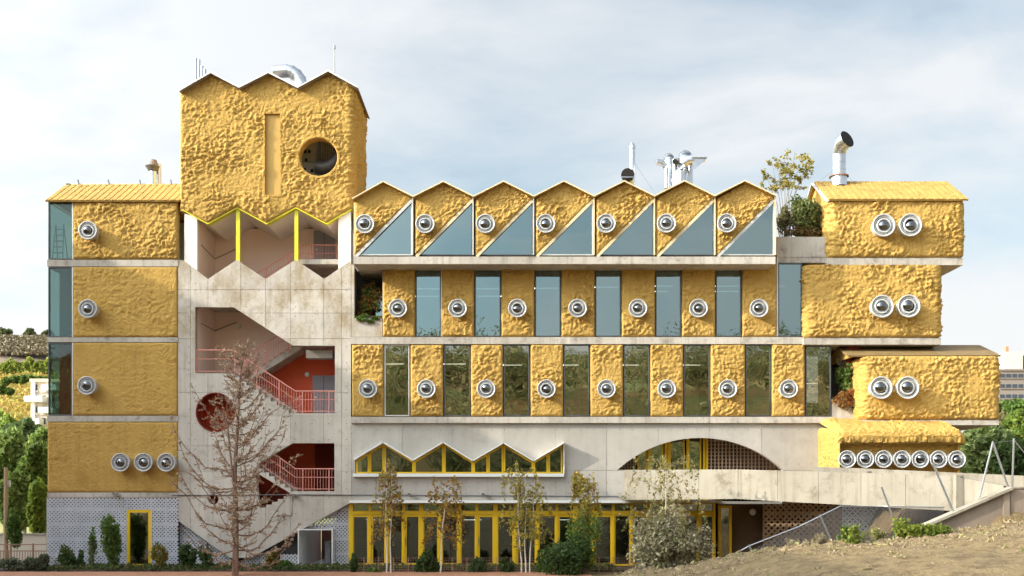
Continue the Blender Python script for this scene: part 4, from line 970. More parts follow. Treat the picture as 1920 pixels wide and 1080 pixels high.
MB().tube([W(1573, 290, Y), W(1575, 279, Y-.12), cm_-nv_*.28, cm_], [.30, .315, .37, .41], 26, cap=False).build('flue_bend', M['steel'], B, True)
obl(cm_+nv_*.004, nv_, .40, .40)
for a in ((1520, 352), (1610, 352)): MB().tube([W(1573, 312, Y), W(a[0], a[1], Y+1)], .006, 4).build('guy_wire', M['dsteel'], B)
MB().tube([W(1186, 300, 3), W(1225, 358, 3)], .006, 4).build('guy_wire', M['dsteel'], B)
# roof vent on the left wing
MB().tube([W(287, 346, 2.6), W(287, 322, 2.6)], .17, 14).tube([W(297, 346, 3), W(297, 308, 3)], .13, 14).build('vent_pipe', M['steel'], B, True)
MB().tube([W(286, 320, 2.6), W(286, 312, 2.6)], [.20, .34], 14).build('vent_cap', M['dsteel'], B); MB().tube([W(287, 312, 2.6), W(288, 300, 2.6)], [.24, .15], 14).build('vent_cap', M['farg'], B)
MB().box(X(688), X(693), 2.5, 3.0, Z(345), Z(336)).build('roof_box', M['farg'], B)
# ================================================================== the bridge ramp and retaining wall
RP = thing('concrete_ramp', 'pale board-marked concrete footbridge running from the arch down to the right edge', 'ramp')
A = [(X(1170, -1.6), -1.6, Z(881, -1.6), Z(937.5, -1.6)), (X(1384, -4.0), -4.0, Z(880, -4), Z(935.5, -4)), (X(1785, -8.6), -8.6, Z(892, -8.6), Z(958, -8.6)), (X(1882, -10), -10., Z(911, -10), Z(965, -10))]
def wall_seg(p, q, th, cuts, parent, m='ramp', rise=None):
    """an upright parapet from p to q, cast in panels; p,q = (x,y,top,bottom)"""
    p, q = np.array(p), np.array(q)
    d = q[:2]-p[:2]; L = np.hypot(*d); d = d/L; n = np.array([d[1], -d[0]])
    n = n if n[1] < 0 else -n
    ts = np.linspace(0, 1, cuts+1)
    for a, b in zip(ts[:-1], ts[1:]):
        a += .006/L; b -= .006/L
        P, Q = p+(q-p)*a, p+(q-p)*b; vs = []
        for off in (0, -th):
            for r, k in ((P, 3), (Q, 3), (Q, 2), (P, 2)): vs.append((r[0]+n[0]*off, r[1]+n[1]*off, r[k]))
        mb = MB(); mb.add(vs, [(0, 1, 2, 3), (7, 6, 5, 4), (0, 4, 5, 1), (1, 5, 6, 2), (2, 6, 7, 3), (3, 7, 4, 0)]); mb.build('parapet', M[m], parent)
    vs = []
    for off in (-.03, -th+.03):
        for r, k in ((p, 3), (q, 3), (q, 2), (p, 2)): vs.append((r[0]+n[0]*off, r[1]+n[1]*off, r[k]+(.004 if k == 3 else -.02)))
    MB().add(vs, [(0, 1, 2, 3), (7, 6, 5, 4), (0, 4, 5, 1), (1, 5, 6, 2), (2, 6, 7, 3), (3, 7, 4, 0)]).build('parapet_core', M['joint'], parent)
wall_seg(A[0], A[1], .22, 3, RP); wall_seg(A[1], A[2], .22, 5, RP); wall_seg(A[2], A[3], .22, 1, RP)
Bk = [(X(1526, -3.6), -3.6, Z(875, -3.6), 3.0), (X(1590, -4.1), -4.1, Z(877, -4.1), 2.9), (X(1920, -6.8), -6.8, Z(892, -6.8), 2.7), (X(2020, -7.6), -7.6, Z(896, -7.6), 2.7)]
wall_seg(Bk[0], Bk[1], .2, 1, RP); wall_seg(Bk[1], Bk[2], .2, 4, RP); wall_seg(Bk[2], Bk[3], .2, 1, RP)
deck = [(A[0][0], -1.4), (A[1][0], -3.8), (A[2][0], -8.4), (A[3][0], -9.8), (A[3][0]+3, -9.8), (Bk[3][0], -7.4), (Bk[1][0], -3.9), (Bk[0][0], -3.4), (X(1480), -.03), (X(1165), -.03)]
dz = [3.3, 3.3, 3.0, 2.95, 2.95, 3.0, 3.25, 3.3, 3.3, 3.3]
tri = tessellate_polygon([[Vector((p[0], p[1], 0)) for p in deck]]); n = len(deck)
MB().add([(p[0], p[1], z) for p, z in zip(deck, dz)]+[(p[0], p[1], z-.22) for p, z in zip(deck, dz)], [tuple(t) for t in tri]+[tuple(i+n for i in reversed(t)) for t in tri]+[(i, (i+1) % n, n+(i+1) % n, n+i) for i in range(n)]).build('deck', M['ramp'], RP)
for px, py, Y in ((1627, 885, -6.85), (1796, 894, -8.9)):
    p = W(px, py, Y); MB().tube([p, p+Vector((.14, -.05, 0))], .035, 8).build('spout', M['pdark'], RP)
p = W(1788, 892, -8.65); MB().box(p.x-.02, p.x+.26, -8.95, -8.68, A[2][3]-.1, A[2][2]+.03).build('pier', M['ramp'], RP)

RW = thing('retaining_wall', 'brown stained concrete retaining wall with pale sloping cap beside the ramp', 'wall')
WY = -11.0
q = [(1706, 1000), (1893, 919), (1893, 1030), (1706, 1030)]
MB().prism([P2(*t, WY) for t in q], WY, WY+.3).build('sloping_wall', M['rwall'], RW)
MB().bar(W(1706, 997, WY+.1), W(1893, 915.5, WY+.1), .55, .09).build('coping', M['ramp'], RW)
MB().box(X(1880, WY), X(1892, WY), WY-.06, WY-.003, Z(1030, WY), Z(921, WY)).build('pilaster', M['rwall'], RW)
MB().box(X(1893, WY)+.03, 24, WY, WY+.3, Z(1030, WY), Z(916, WY)).build('upper_wall', M['rwall'], RW)
MB().box(X(1893, WY), 24, WY-.04, WY+.34, Z(916, WY)+.002, Z(914, WY)+.02).build('coping', M['ramp'], RW)

FE = thing('mesh_fence', 'grey wire mesh fence on leaning posts in front of the dark passage under the ramp', 'fence')
FY = -9.6
def fp(px, py, Y=FY): return P2(px, py, Y)
fence_poly = [fp(1365, 1060), fp(1770, 1010), fp(1770, 951), fp(1576, 949), fp(1499, 987), fp(1404, 1024), fp(1365, 1046)]
for nm, poly in (('wire_mesh', [fence_poly[0], fence_poly[1], fence_poly[2], fence_poly[3]]), ('wire_mesh', [fence_poly[0], fence_poly[3], fence_poly[4], fence_poly[6]])):
    mb = MB(); xs = [p[0] for p in poly]; zs = [p[1] for p in poly]
    for sg in (1, -1):
        c = -40.
        while c < 40:
            s = clip_seg((min(xs)-1, c+sg*(min(xs)-1)), (max(xs)+1, c+sg*(max(xs)+1)), poly)
            if s: mb.bar((s[0][0], FY+.01*sg, s[0][1]), (s[1][0], FY+.01*sg, s[1][1]), .012, .014)
            c += .105
    o = mb.build('wire_mesh', M['dsteel'], FE); o['kind'] = 'stuff'
MB().tube([W(1365, 1046, FY), W(1404, 1024, FY), W(1499, 987, FY), W(1576, 949, FY), W(1770, 951, FY)], .02, 6).build('top_wire', M['steel'], FE)
for a, b in (((1404, 1022), (1412, 1040)), ((1537, 965), (1560, 1016)), ((1653, 913), (1680, 985))):
    MB().tube([W(*a, FY-.03), W(*b, FY-.03)], .035, 8).build('post', M['steel'], FE)
for lab, pts in (('tall grey pole leaning left from the sloping wall cap', ((1750, 871), (1789, 962))), ):
    o = MB().tube([W(*pts[0], WY+.1), W(*pts[1], WY+.1)], .038, 8).build('leaning_pole', M['steel']); tag(o, lab, 'pole')
o = thing('pole_tripod', 'inverted V of two grey poles standing on the wall cap near the right edge', 'pole')
MB().tube([W(1862, 828, WY), W(1836, 934, WY+.1)], .035, 8).build('leg', M['steel'], o); MB().tube([W(1861, 828, WY), W(1891, 915, WY+.1)], .035, 8).build('leg', M['steel'], o)
o = thing('fence_post', 'upright grey post with thin stay wires at the right edge', 'post')
MB().tube([W(1901, 822, WY), W(1898, 915, WY+.1)], .035, 8).build('pole', M['steel'], o); MB().tube([W(1901, 824, WY), W(1960, 900, WY)], .012, 5).build('stay', M['steel'], o); MB().tube([W(1901, 826, WY), W(1862, 830, WY)], .006, 4).build('stay', M['steel'], o)

# low wire garden fence along the bed
GF = thing('garden_fence', 'low brown wire fence along the planting bed before the glazed doors', 'fence')
gy = -2.75
for i in range(26):
    x = X(655, gy)+i*.62; MB().box(x-.012, x+.012, gy-.012, gy+.012, 0, .62).build('post', M['rust'], GF)
wm_ = MB()
for z in (.1, .2, .3, .4, .5, .6): wm_.box(X(655, gy), X(655, gy)+25*.62, gy-.004, gy+.004, z-.004, z+.004)
x = X(655, gy)
while x < X(655, gy)+25*.62: wm_.box(x-.003, x+.003, gy-.003, gy+.003, .05, .6); x += .1
wm_.build('wire_mesh', M['rust'], GF)['kind'] = 'stuff'

# ================================================================== furniture seen through the glass
def chair(x, y, z, label, rz=0, m='plastic'):
    t = thing('chair', label, 'chair', (x, y, z), 'classroom chairs behind the windows'); t.rotation_euler.z = rz
    MB().box(-.2, .2, -.2, .2, .43, .46).build('seat', M[m], t)
    MB().box(-.19, .19, .19, .215, .58, .84).build('backrest', M[m], t)
    for sx in (-.18, .18):
        for sy in (-.18, .18): MB().tube([(sx, sy, 0), (sx*.95, sy*.95, .43 if sy < 0 else .82)], .012, 5).build('leg', M['steel'], t)
def table(x, y, z, label, w=1.3):
    t = thing('table', label, 'table', (x, y, z), 'classroom tables behind the windows'); MB().box(-w/2, w/2, -.35, .35, .70, .74).build('table_top', M['wood'], t)
    for sx in (-w/2+.06, w/2-.06):
        for sy in (-.3, .3): MB().box(sx-.02, sx+.02, sy-.02, sy+.02, 0, .70).build('leg', M['steel'], t)
def shelf(x, y, z, label, w=.7, h=1.3, m='white', n=5):
    t = thing('shelf', label, 'shelf', (x, y, z), 'shelves behind the windows')
    for sx in (-w/2, w/2-.03): MB().box(sx, sx+.03, 0, .35, 0, h).build('side', M[m], t)
    for i in range(n+1): MB().box(-w/2+.03, w/2-.03, .003, .347, h*i/n*.97, h*i/n*.97+.025).build('board', M[m], t)
f1 = Z(780.5)+.022; f2 = Z(631)+.022; f0 = .062
for px, k, rz, lab in ((1072, 1.2, .5, 'pale chair behind the fourth tall window of the first storey'), (1185, 1.0, 2.8, 'left pale chair behind the fifth tall window of the first storey'), (1205, 1.1, 3.3, 'right pale chair behind the fifth tall window of the first storey'), (1420, 1.3, 3.0, 'pale chair behind the seventh tall window of the first storey'), (745, 1.6, 1, 'pale chair behind the first tall window of the first storey')):
    chair(X(px, k), k, f1, lab, rz)
for px, k, rz, lab in ((1139, 1.2, .3, 'chair behind the fourth tall window of the second storey'), (1364, 1.2, 3, 'chair behind the sixth tall window of the second storey')): chair(X(px, k), k, f2, lab, rz)
for px, k, lab in ((1190, 2.0, 'wooden table behind the fifth tall window of the first storey'), (1410, 2.1, 'wooden table behind the seventh tall window of the first storey'), (965, 2.2, 'wooden table behind the third tall window of the first storey')): table(X(px, k), k, f1, lab)
shelf(X(1095, .8), .8, f1, 'white open shelf behind the fourth tall window of the first storey', .45, 1.1)
shelf(X(1322, .9), .9, f1, 'tall white cabinet behind the sixth tall window of the first storey', .7, 1.9, 'white', 3)
shelf(X(1038, 2.2), 2.2, f2, 'white cabinet behind the third tall window of the second storey', .8, 1.7, 'white', 3)
shelf(X(950, 1.6), 1.6, f0, 'low wooden shelf behind the glazed doors below the third gable window', .9, .9, 'wood', 2)
shelf(X(1062, 1.6), 1.6, f0, 'low white shelf behind the glazed doors left of the green bush', .9, 1.0, 'white', 2)
t = thing('counter', 'olive green counter behind the seventh tall window of the first storey', 'counter', (X(1420, 2.8), 2.8, f1)); MB().box(-1.2, 1.2, 0, .6, 0, 1.0).build('body', M['int_grn'], t); MB().box(-1.22, 1.22, -.03, .63, 1.0, 1.04).build('counter_top', M['white'], t)
t = thing('counter', 'olive green counter behind the last tall window beside the right niche', 'counter', (X(1545, 2), 2.0, f1)); MB().box(-.9, .9, 0, .5, 0, .7).build('body', M['int_grn'], t); MB().box(-.92, .92, -.03, .53, .7, .74).build('counter_top', M['wood'], t)
t = thing('ladder', 'dark step ladder behind the top left corner window', 'ladder', (X(112, 1.6), 1.6, Z(486)+.05))
for sx in (-.25, .25): MB().tube([(sx, -.3, 0), (sx*.7, 0, 1.9)], .022, 5).tube([(sx, .4, 0), (sx*.7, 0, 1.9)], .022, 5).build('stile', M['dsteel'], t)
for i in range(6): MB().box(-.24+.01*i, .24-.01*i, -.27+.045*i, -.2+.045*i, .25+.28*i, .28+.28*i).build('rung', M['dsteel'], t)

# ================================================================== plants
def branchy(mb, base, tips, r, n=5, wob=.06):
    for tip in tips:
        a = Vector(base); b = Vector(tip); m1 = a.lerp(b, .5)+Vector([random.uniform(-1, 1)*wob*(b-a).length for _ in range(3)])+Vector((0, 0, .08*(b-a).length))
        mb.tube([a, m1, b], [r, r*.7, r*.25], n, cap=False)
def bush(name, label, cat, px, pyt, pyb, wpx, Y, n, cols, size=.09, group=None, m='leaf', clumps=22, z0=None, tight=.30, dy=None, stems=7, shell=.4):
    s = (50+Y)/2100; h = (pyb-pyt)*s; w = wpx*s; c = W(px, (pyt+pyb)/2, Y); base = W(px, pyb, Y)
    t = thing(name, label, cat, base, group); loc = lambda p: Vector(p)-base
    leafmesh('foliage', cloud(loc(c), (w/2, dy or w/2*.8, h/2), n, clumps, tight, shell), size, cols, m, t)
    mb = MB(); branchy(mb, (0, 0, -.05), [(random.uniform(-.38, .38)*w, random.uniform(-.25, .25)*w, h*random.uniform(.5, .9)) for _ in range(stems)], .018+.004*h, 5); mb.build('stem', M['gbark'], t); return t
def birch(label, px, pyt, pyb, wpx, Y, n, cols, droop=.5, r=.035, group='slender young birches along the glazed front', size=.085, stems=1, lean=0):
    s = (50+Y)/2100; base = W(px, pyb, Y); H = (pyb-pyt)*s; w = wpx*s
    t = thing('birch_tree', label, 'tree', base, group); tr = MB(); C = []; bm_ = MB()
    for k in range(stems):
        ox = (k-(stems-1)/2)*.16; L = Vector((ox*2.2+lean+random.uniform(-.1, .1), random.uniform(-.1, .1), H*(1-.08*k)))
        pts = [Vector((ox, 0, -.1)).lerp(L, i/6)+Vector((math.sin(i*1.7+k)*.035, math.cos(i*2.1+k)*.03, 0)) for i in range(7)]
        tr.tube(pts, [r*(1-.12*i) for i in range(7)], 7)
        nb = int(34/stems)+8
        for i in range(nb):
            f = random.uniform(.30, .99)**.8; p = pts[0].lerp(pts[-1], f); a = random.uniform(0, 6.28); l = w*.5*(1.15-f*.55)*random.uniform(.5, 1.1)
            e = p+Vector((math.cos(a)*l, math.sin(a)*l*.8, l*.5)); e2 = e+Vector((math.cos(a)*l*.25, math.sin(a)*l*.25, -droop*H*random.uniform(.1, .38)))
            bm_.tube([p, p.lerp(e, .6)+Vector((0, 0, .04)), e, e2], [.009, .007, .005, .003], 4, cap=False)
            q = max(2, int(n/nb/stems)); ts = np.array([random.random()**.7 for _ in range(q)])[:, None]
            A1, A2, A3 = np.array(p), np.array(e), np.array(e2)
            pos = np.where(ts < .4, A1+(A2-A1)*(ts/.4), A2+(A3-A2)*((ts-.4)/.6)); C.append(pos+RNG.normal(size=(q, 3))*.05)
    tr.build('trunk', M['birch'], t); bm_.build('branch', M['gbark'], t)
    leafmesh('crown', np.concatenate(C), size, cols, 'leaf', t, elong=1.5); return t

# the bare conifer
def conifer():
    Y = -5.2; base = W(441, 1083, Y); base.z = 0.05; H = Z(648, Y)-base.z
    t = thing('dead_conifer', 'bare brown larch with dry tufts standing before the stair front', 'tree', base)
    trunk = [Vector((0, 0, -.1)), Vector((.03, 0, H*.2)), Vector((-.02, .02, H*.45)), Vector((.12, 0, H*.7)), Vector((.22, 0, H*.88)), Vector((.42, 0, H))]
    MB().tube(trunk, [.135, .11, .085, .055, .03, .008], 10).tube([(.1, -.1, -.1), (.06, -.12, H*.3), (-.28, 0, H*.62), (-.34, 0, H*.78)], [.06, .05, .03, .008], 7).build('trunk', M['bark'], t)
    tube = MB(); C = []; Cg = []
    def tp(z):
        zs = [p.z for p in trunk]; return Vector((np.interp(z, zs, [p.x for p in trunk]), 0, z))
    nb = 84
    for i in range(nb):
        f = ((i+.5)/nb)**.92; z = .35+f*(H-.55); z += random.uniform(-.25, .25)*(z > .8); p = tp(z); a = i*2.39996+random.uniform(-.9, .9)
        Lb = (3.2*(1-f)**.62*(.55+.45*min(1, (f+.05)/.22))+.15)*random.choice((.45, .7, .9, 1.0, 1.15))*random.uniform(.85, 1.1)
        if f > .6: Lb *= .8
        rise = random.uniform(-.25, .5)+f*.85; d = Vector((math.cos(a), math.sin(a)*.85, 0)); pts = []
        for k in range(8):
            s = k/7; pts.append(p+d*Lb*s+Vector((0, 0, Lb*(rise*s+.32*s*s-.18*math.sin(s*math.pi))))+Vector([random.uniform(-.06, .06) for _ in range(3)])*Lb*s)
        tube.tube(pts, [.030*(1-f*.55)*(1-.11*k)+.004 for k in range(8)], 4, cap=False)
        ntw = int(7+Lb*7)
        for j in range(ntw):
            s = random.uniform(.12, 1); k = min(int(s*7), 6); q = pts[k].lerp(pts[k+1], s*7-k)
            b = a+random.choice((-1, 1))*random.uniform(.5, 1.2); l = random.uniform(.12, .42)*(1.15-s*.5)
            e = q+Vector((math.cos(b)*l, math.sin(b)*l, l*random.uniform(-.35, .7))); tube.tube([q, q.lerp(e, .5)+Vector((0, 0, -.02)), e], [.009, .007, .004], 3, cap=False)
            m = random.randint(14, 30)
            for _ in range(m): C.append(tuple(q.lerp(e, random.random()*1.05)+Vector([random.gauss(0, .018) for _ in range(3)])))
            if random.random() < .35:
                for _ in range(8): Cg.append(tuple(e+Vector([random.gauss(0, .03) for _ in range(3)])))
        for _ in range(12): Cg.append(tuple(pts[-1]+Vector([random.gauss(0, .035) for _ in range(3)])))
    tube.build('branches', M['bark'], t)
    leafmesh('dry_tufts', C, .036, [(.28, .18, .12), (.50, .36, .25), (.66, .51, .37)], 'dry', t, 1.4); leafmesh('tip_tufts', Cg, .042, [(.30, .15, .08), (.50, .32, .18)], 'dry', t, 1.5)
conifer()
birch('slender birch with thin rusty leaves left of the other glazed-front trees', 728, 862, 1085, 62, -3.4, 1150, AUT+[(.16, .20, .05)], .6, stems=2)
birch('rust-leaved young birch, second from the left along the glazed front', 824, 905, 1085, 80, -3.4, 1250, AUT, .6, lean=.35)
birch('tallest golden birch with pale trunk below the last saw-tooth window', 985, 868, 1085, 66, -3.4, 1800, YEL+AUT[2:], .6, stems=3)
birch('golden birch with orange low leaves just behind the green bush', 1098, 888, 1085, 62, -3.6, 1800, YEL+[(.40, .16, .03)], .6)
birch('drooping birch spreading before the left end of the ramp parapet', 1250, 872, 1085, 165, -5.5, 1500, [(.20, .22, .07), (.36, .32, .12), (.30, .22, .07)], .9, group=None, size=.075, stems=1)
bush('shrub', 'big round greyish olive shrub in front of the glazed doors', 'shrub', 1252, 952, 1098, 184, -5.2, 15000, GREYL+[(.16, .18, .06)], .085, clumps=60, tight=.22, stems=24, m='dry', shell=.3)
bush('shrub', 'dark green bush left of the big greyish shrub', 'shrub', 1062, 1008, 1095, 95, -4.4, 4500, DGREEN, .09, clumps=26)
bush('shrub', 'light green bushy growth round the foot of the fourth birch', 'shrub', 1096, 950, 1080, 70, -4.0, 2600, GREEN+[(.20, .26, .06)], .08, clumps=20)
for i, (px, pt, pb, w, n, c, lab) in enumerate((
    (207, 958, 1075, 44, 2600, GREEN, 'tall narrow green shrub leaning beside the left yellow door'),
    (173, 990, 1072, 16, 500, GREEN, 'thin green sapling left of the tall narrow shrub'),
    (125, 1015, 1075, 44, 1300, DGREEN+[(.20, .2, .05)], 'sparse green shrub at the left end of the lattice wall'),
    (152, 1030, 1072, 14, 350, DGREEN, 'small dark upright shrub between two shrubs at the lattice'),
    (300, 1010, 1074, 30, 900, AUT+GREEN, 'olive and rust shrub just right of the left yellow door'),
    (352, 1012, 1072, 34, 1300, DGREEN, 'dark green shrub left of the bare conifer'),
    (385, 1018, 1072, 30, 1000, DGREEN, 'dark green shrub nearest the bare conifer'),
    (533, 1052, 1080, 34, 900, GREEN, 'low bright green plant before the square white opening'),
    (512, 1030, 1076, 30, 900, DGREEN+AUT, 'rust-tipped shrub right of the bare conifer'),
    (663, 1040, 1078, 16, 600, DGREEN, 'small dark shrub at the foot of the first yellow mullion'),
    (700, 1066, 1084, 40, 600, GREEN, 'ground-hugging green plant below the first glazed doors'),
    (800, 1032, 1084, 44, 1500, DGREEN, 'dark green bush between the first two birches'),
    (895, 1040, 1084, 34, 1000, DGREEN, 'small green bush right of the second birch'),
    (950, 1046, 1084, 26, 700, DGREEN, 'small green bush left of the tallest birch'),
    (1020, 1030, 1084, 44, 1500, GREEN, 'green bush right of the tallest birch'))):
    bush('shrub', lab, 'shrub', px, pt, pb, w, -1.6 if px < 640 else -3.0, n, c, .085, 'shrubs in the planting bed', clumps=14, stems=4)
for i, (px, pt, w, lab) in enumerate(((25, 1046, 60, 'bluish low hedge plant at the far left edge'), (62, 1044, 40, 'second low hedge plant from the left edge'), (84, 1038, 26, 'low hedge plant at the corner of the lattice wall'))):
    bush('hedge_plant', lab, 'shrub', px, pt, 1072, w, -2.2, 1500, [(.06, .09, .05), (.14, .16, .09), (.22, .20, .13)], .08, 'low hedge plants by the left railing', clumps=14)
leafmesh('ground_cover', np.stack([RNG.uniform(X(90, -1.5), X(1150, -1.5), 7000), RNG.uniform(-2.6, -.5, 7000), RNG.uniform(.04, .24, 7000)**1.0], 1), .09, DGREEN+[(.20, .10, .04)], 'leaf')['kind'] = 'stuff'
# weeds on the heap of earth
def weed(label, px, pyt, pyb, wpx, Y, n, cols):
    s = (50+Y)/2100; base = W(px, pyb, Y); H = (pyb-pyt)*s; w = wpx*s; t = thing('weed', label, 'weed', base, 'weeds on the heap of earth'); mb = MB(); C = []
    for i in range(n):
        tip = Vector((random.gauss(0, .22)*w, random.gauss(0, .15)*w, H*random.uniform(.45, 1))); b = Vector((random.uniform(-.18, .18)*w, random.uniform(-.1, .1)*w, -.05)); mb.tube([b, b.lerp(tip, .6)+Vector((0, 0, .03)), tip], [.006, .005, .002], 3, cap=False)
        for k in range(22): C.append(tuple(b.lerp(tip, random.uniform(.2, 1))+Vector([random.gauss(0, .035) for _ in range(3)])))
    mb.build('stem', M['gbark'], t); leafmesh('foliage', C, .07, cols, 'leaf', t, 2.2)
WG = [(.12, .18, .03), (.24, .30, .04), (.34, .34, .07)]
weed('bright green weed clump standing alone on the earth heap', 1602, 985, 1036, 36, -13, 45, WG); weed('thin weed left of the lone bright clump', 1583, 982, 1026, 22, -12.6, 10, GREEN)
weed('tall loose weeds in front of the mesh fence', 1692, 972, 1012, 40, -12.3, 34, WG); weed('broad low yellow-green weed mat below the sloping cap', 1748, 984, 1008, 70, -12.4, 90, WG[:2]+[(.16, .2, .03)])
weed('weed mat left of the sloping wall foot', 1718, 982, 1012, 50, -12.5, 60, WG); weed('sparse grey weeds at the left foot of the mesh fence', 1535, 1002, 1027, 50, -12.4, 24, GREYL); weed('thin stalks between two weed clumps', 1645, 990, 1020, 34, -12.4, 14, WG+GREYL)
weed('dry weeds at the left end of the mesh fence', 1490, 1010, 1032, 34, -12.4, 14, GREYL)
# stones and clods on the earth
sp_ = MB()
xs = RNG.uniform(2.5, 20, 9000); ys = -11.4-RNG.exponential(2.8, 9000)
for x, y in zip(xs, ys):
    if y < -30: continue
    z = float(earth_h(np.array([x]), np.array([y]))[0])
    if z < .3: continue
    r = random.uniform(.012, .04)*(random.uniform(1.6, 3.2) if random.random() < .07 else 1)*(1.3 if y > -13.3 else 1); a = [Vector((random.uniform(.6, 1)*r*dx, random.uniform(.6, 1)*r*dy, random.uniform(.4, .8)*r*dz)) for dx, dy, dz in ((1, 0, 0), (0, 1, 0), (-1, 0, 0), (0, -1, 0), (0, 0, 1), (0, 0, -1))]
    sp_.add([v+Vector((x, y, z+.003)) for v in a], [(0, 1, 4), (1, 2, 4), (2, 3, 4), (3, 0, 4), (1, 0, 5), (2, 1, 5), (3, 2, 5), (0, 3, 5)])
tag(sp_.build('loose_stones', M['stone']), kind='stuff')
Cc = []
for _ in range(150):
    x = random.uniform(3, 20); y = -12.2-random.expovariate(.45); z = float(earth_h(np.array([x]), np.array([y]))[0])
    if z < .3: continue
    for _ in range(9): Cc.append((x+random.gauss(0, .07), y+random.gauss(0, .06), z+abs(random.gauss(0, .045))))
tag(leafmesh('dry_grass', Cc, .05, [(.20, .15, .07), (.38, .31, .16), (.22, .24, .08)], 'dry', elong=3.), kind='stuff')
# plants in the niches and on the roof
bush('shrub', 'russet and green shrub filling the dark niche left of the second storey', 'shrub', 692, 530, 598, 46, .8, 1800, GREEN+AUT[:2]+[(.36, .30, .16)], .10, clumps=16, dy=.5)
bush('trailing_plant', 'small green plant trailing over the left niche sill', 'plant', 690, 589, 606, 44, -.05, 350, GREEN, .07, clumps=8, dy=.12, stems=2)
bush('shrub', 'green shrub with pale flower heads in the right niche', 'shrub', 1590, 678, 745, 42, .5, 1900, GREEN+[(.22, .28, .08)], .10, clumps=16, dy=.5)
bush('shrub', 'dry pinkish flower heads above the right niche shrub', 'shrub', 1588, 670, 702, 46, .7, 300, [(.30, .22, .16), (.42, .30, .24)], .10, clumps=9, dy=.4, stems=6)
bush('trailing_plant', 'orange-leaved plant spilling over the right niche wall', 'plant', 1588, 732, 768, 54, -.15, 1300, [(.40, .12, .04), (.46, .22, .08), (.20, .18, .05)], .085, clumps=12, dy=.25, stems=4)
bush('trailing_plant', 'green tip hanging below the orange niche plant', 'plant', 1604, 752, 774, 18, -.2, 250, GREEN, .07, clumps=6, dy=.12, stems=2)
bush('shrub', 'dense green bush in the roof planter beside the top right block', 'shrub', 1508, 366, 446, 62, .9, 3600, [(.07, .11, .03), (.14, .18, .05), (.30, .28, .12)], .10, clumps=24, dy=.8)
bush('shrub', 'loose olive bush at the left of the roof planter', 'shrub', 1474, 385, 446, 34, .9, 900, [(.14, .14, .06), (.30, .26, .14)], .09, clumps=14, dy=.6)
bush('shrub', 'rust-brown low growth along the roof planter edge', 'shrub', 1505, 424, 447, 80, .5, 900, [(.26, .13, .05), (.12, .12, .04)], .09, clumps=14, dy=.3)
t = thing('sapling', 'tall thin sapling with sparse yellow-green leaves on the roof planter', 'tree', W(1474, 446, 1.2)); Y = 1.2; mb = MB(); C = []
for tx, ty, sx in ((1436, 318, 1465), (1452, 300, 1468), (1470, 290, 1472), (1488, 284, 1474), (1508, 290, 1476), (1522, 286, 1480), (1515, 312, 1478), (1480, 312, 1470), (1462, 322, 1471), (1430, 330, 1462)):
    a = W(sx, 446, Y)-t.location; b = W(tx, ty, Y)-t.location; b.y = random.uniform(-.6, .6); m1 = a.lerp(b, .5)+Vector((-(b.x-a.x)*.28, 0, 0)); mb.tube([a, a.lerp(m1, .5), m1, m1.lerp(b, .55), b], [.022, .019, .015, .010, .004], 5)
    for _ in range(7):
        q = m1.lerp(b, random.uniform(.25, 1)); e = q+Vector((random.uniform(-.5, .5), random.uniform(-.4, .4), random.uniform(-.05, .28))); mb.tube([q, e], [.006, .003], 3)
        for _ in range(15): C.append(tuple(q.lerp(e, random.uniform(.3, 1.1))+Vector([random.gauss(0, .05) for _ in range(3)])))
mb.build('trunk', M['gbark'], t); leafmesh('crown', C, .10, [(.18, .20, .05), (.38, .34, .10), (.44, .30, .08)], 'leaf', t, 1.8)

# ================================================================== behind and around
def tree(label, px, pyt, pyb, wpx, Y, n, cols, size=.25, group='trees beyond the building', clumps=80, cat='tree', name='leafy_tree', trunk_py=None):
    s = (50+Y)/2100; c = W(px, (pyt+pyb)/2, Y); w, h = wpx*s/2, (pyb-pyt)*s/2; gz = float(far_h(np.array([c.x]), np.array([Y]))[0]) if trunk_py is None else Z(trunk_py, Y)
    if c.x > 13 and Y < 60: gz = 1.5
    t = thing(name, label, cat, (c.x, Y, gz), group); lc = c-t.location
    leafmesh('crown', cloud(lc, (w, w*.9, h), int(n*1.3), clumps, .19, .35), size, cols, 'leaf', t)
    mb = MB(); top = lc.copy(); mb.tube([(0, 0, -.3), (w*.05, 0, lc.z*.5), tuple(lc)], [.035*w+.1, .03*w+.07, .03], 7)
    branchy(mb, (0, 0, max(.3, (lc.z-h)*.8)), [tuple(lc+Vector((random.uniform(-.6, .6)*w, random.uniform(-.6, .6)*w, random.uniform(-.4, .6)*h))) for _ in range(6)], .02*w+.03); mb.build('trunk', M['gbark'], t); return t
BG = [(.14, .21, .05), (.24, .32, .08), (.36, .42, .12)]
for a in (('tall mid-green tree at the left edge below the hillside', 18, 800, 985, 90, 14, 9000, BG), ('dense green tree touching the left corner of the building', 72, 815, 1000, 70, 10, 8000, [(.12, .18, .04), (.20, .28, .06), (.28, .35, .09)]),
          ('dark broad tree high behind the left corner', 45, 782, 880, 90, 30, 6000, [(.09, .14, .05), (.15, .21, .07), (.22, .28, .10)]), ('light yellow-green young tree beside the left corner', 72, 895, 1010, 34, 6, 3500, LGREEN),
          ('feathery green tree behind the wooden pole', 30, 880, 1000, 66, 9, 6000, BG), ('sunny green treetop at the left edge, highest of the near trees', 8, 770, 860, 60, 38, 4000, LGREEN), ('bright treetop just left of the corner windows', 78, 800, 870, 50, 24, 3500, BG)): tree(*a)
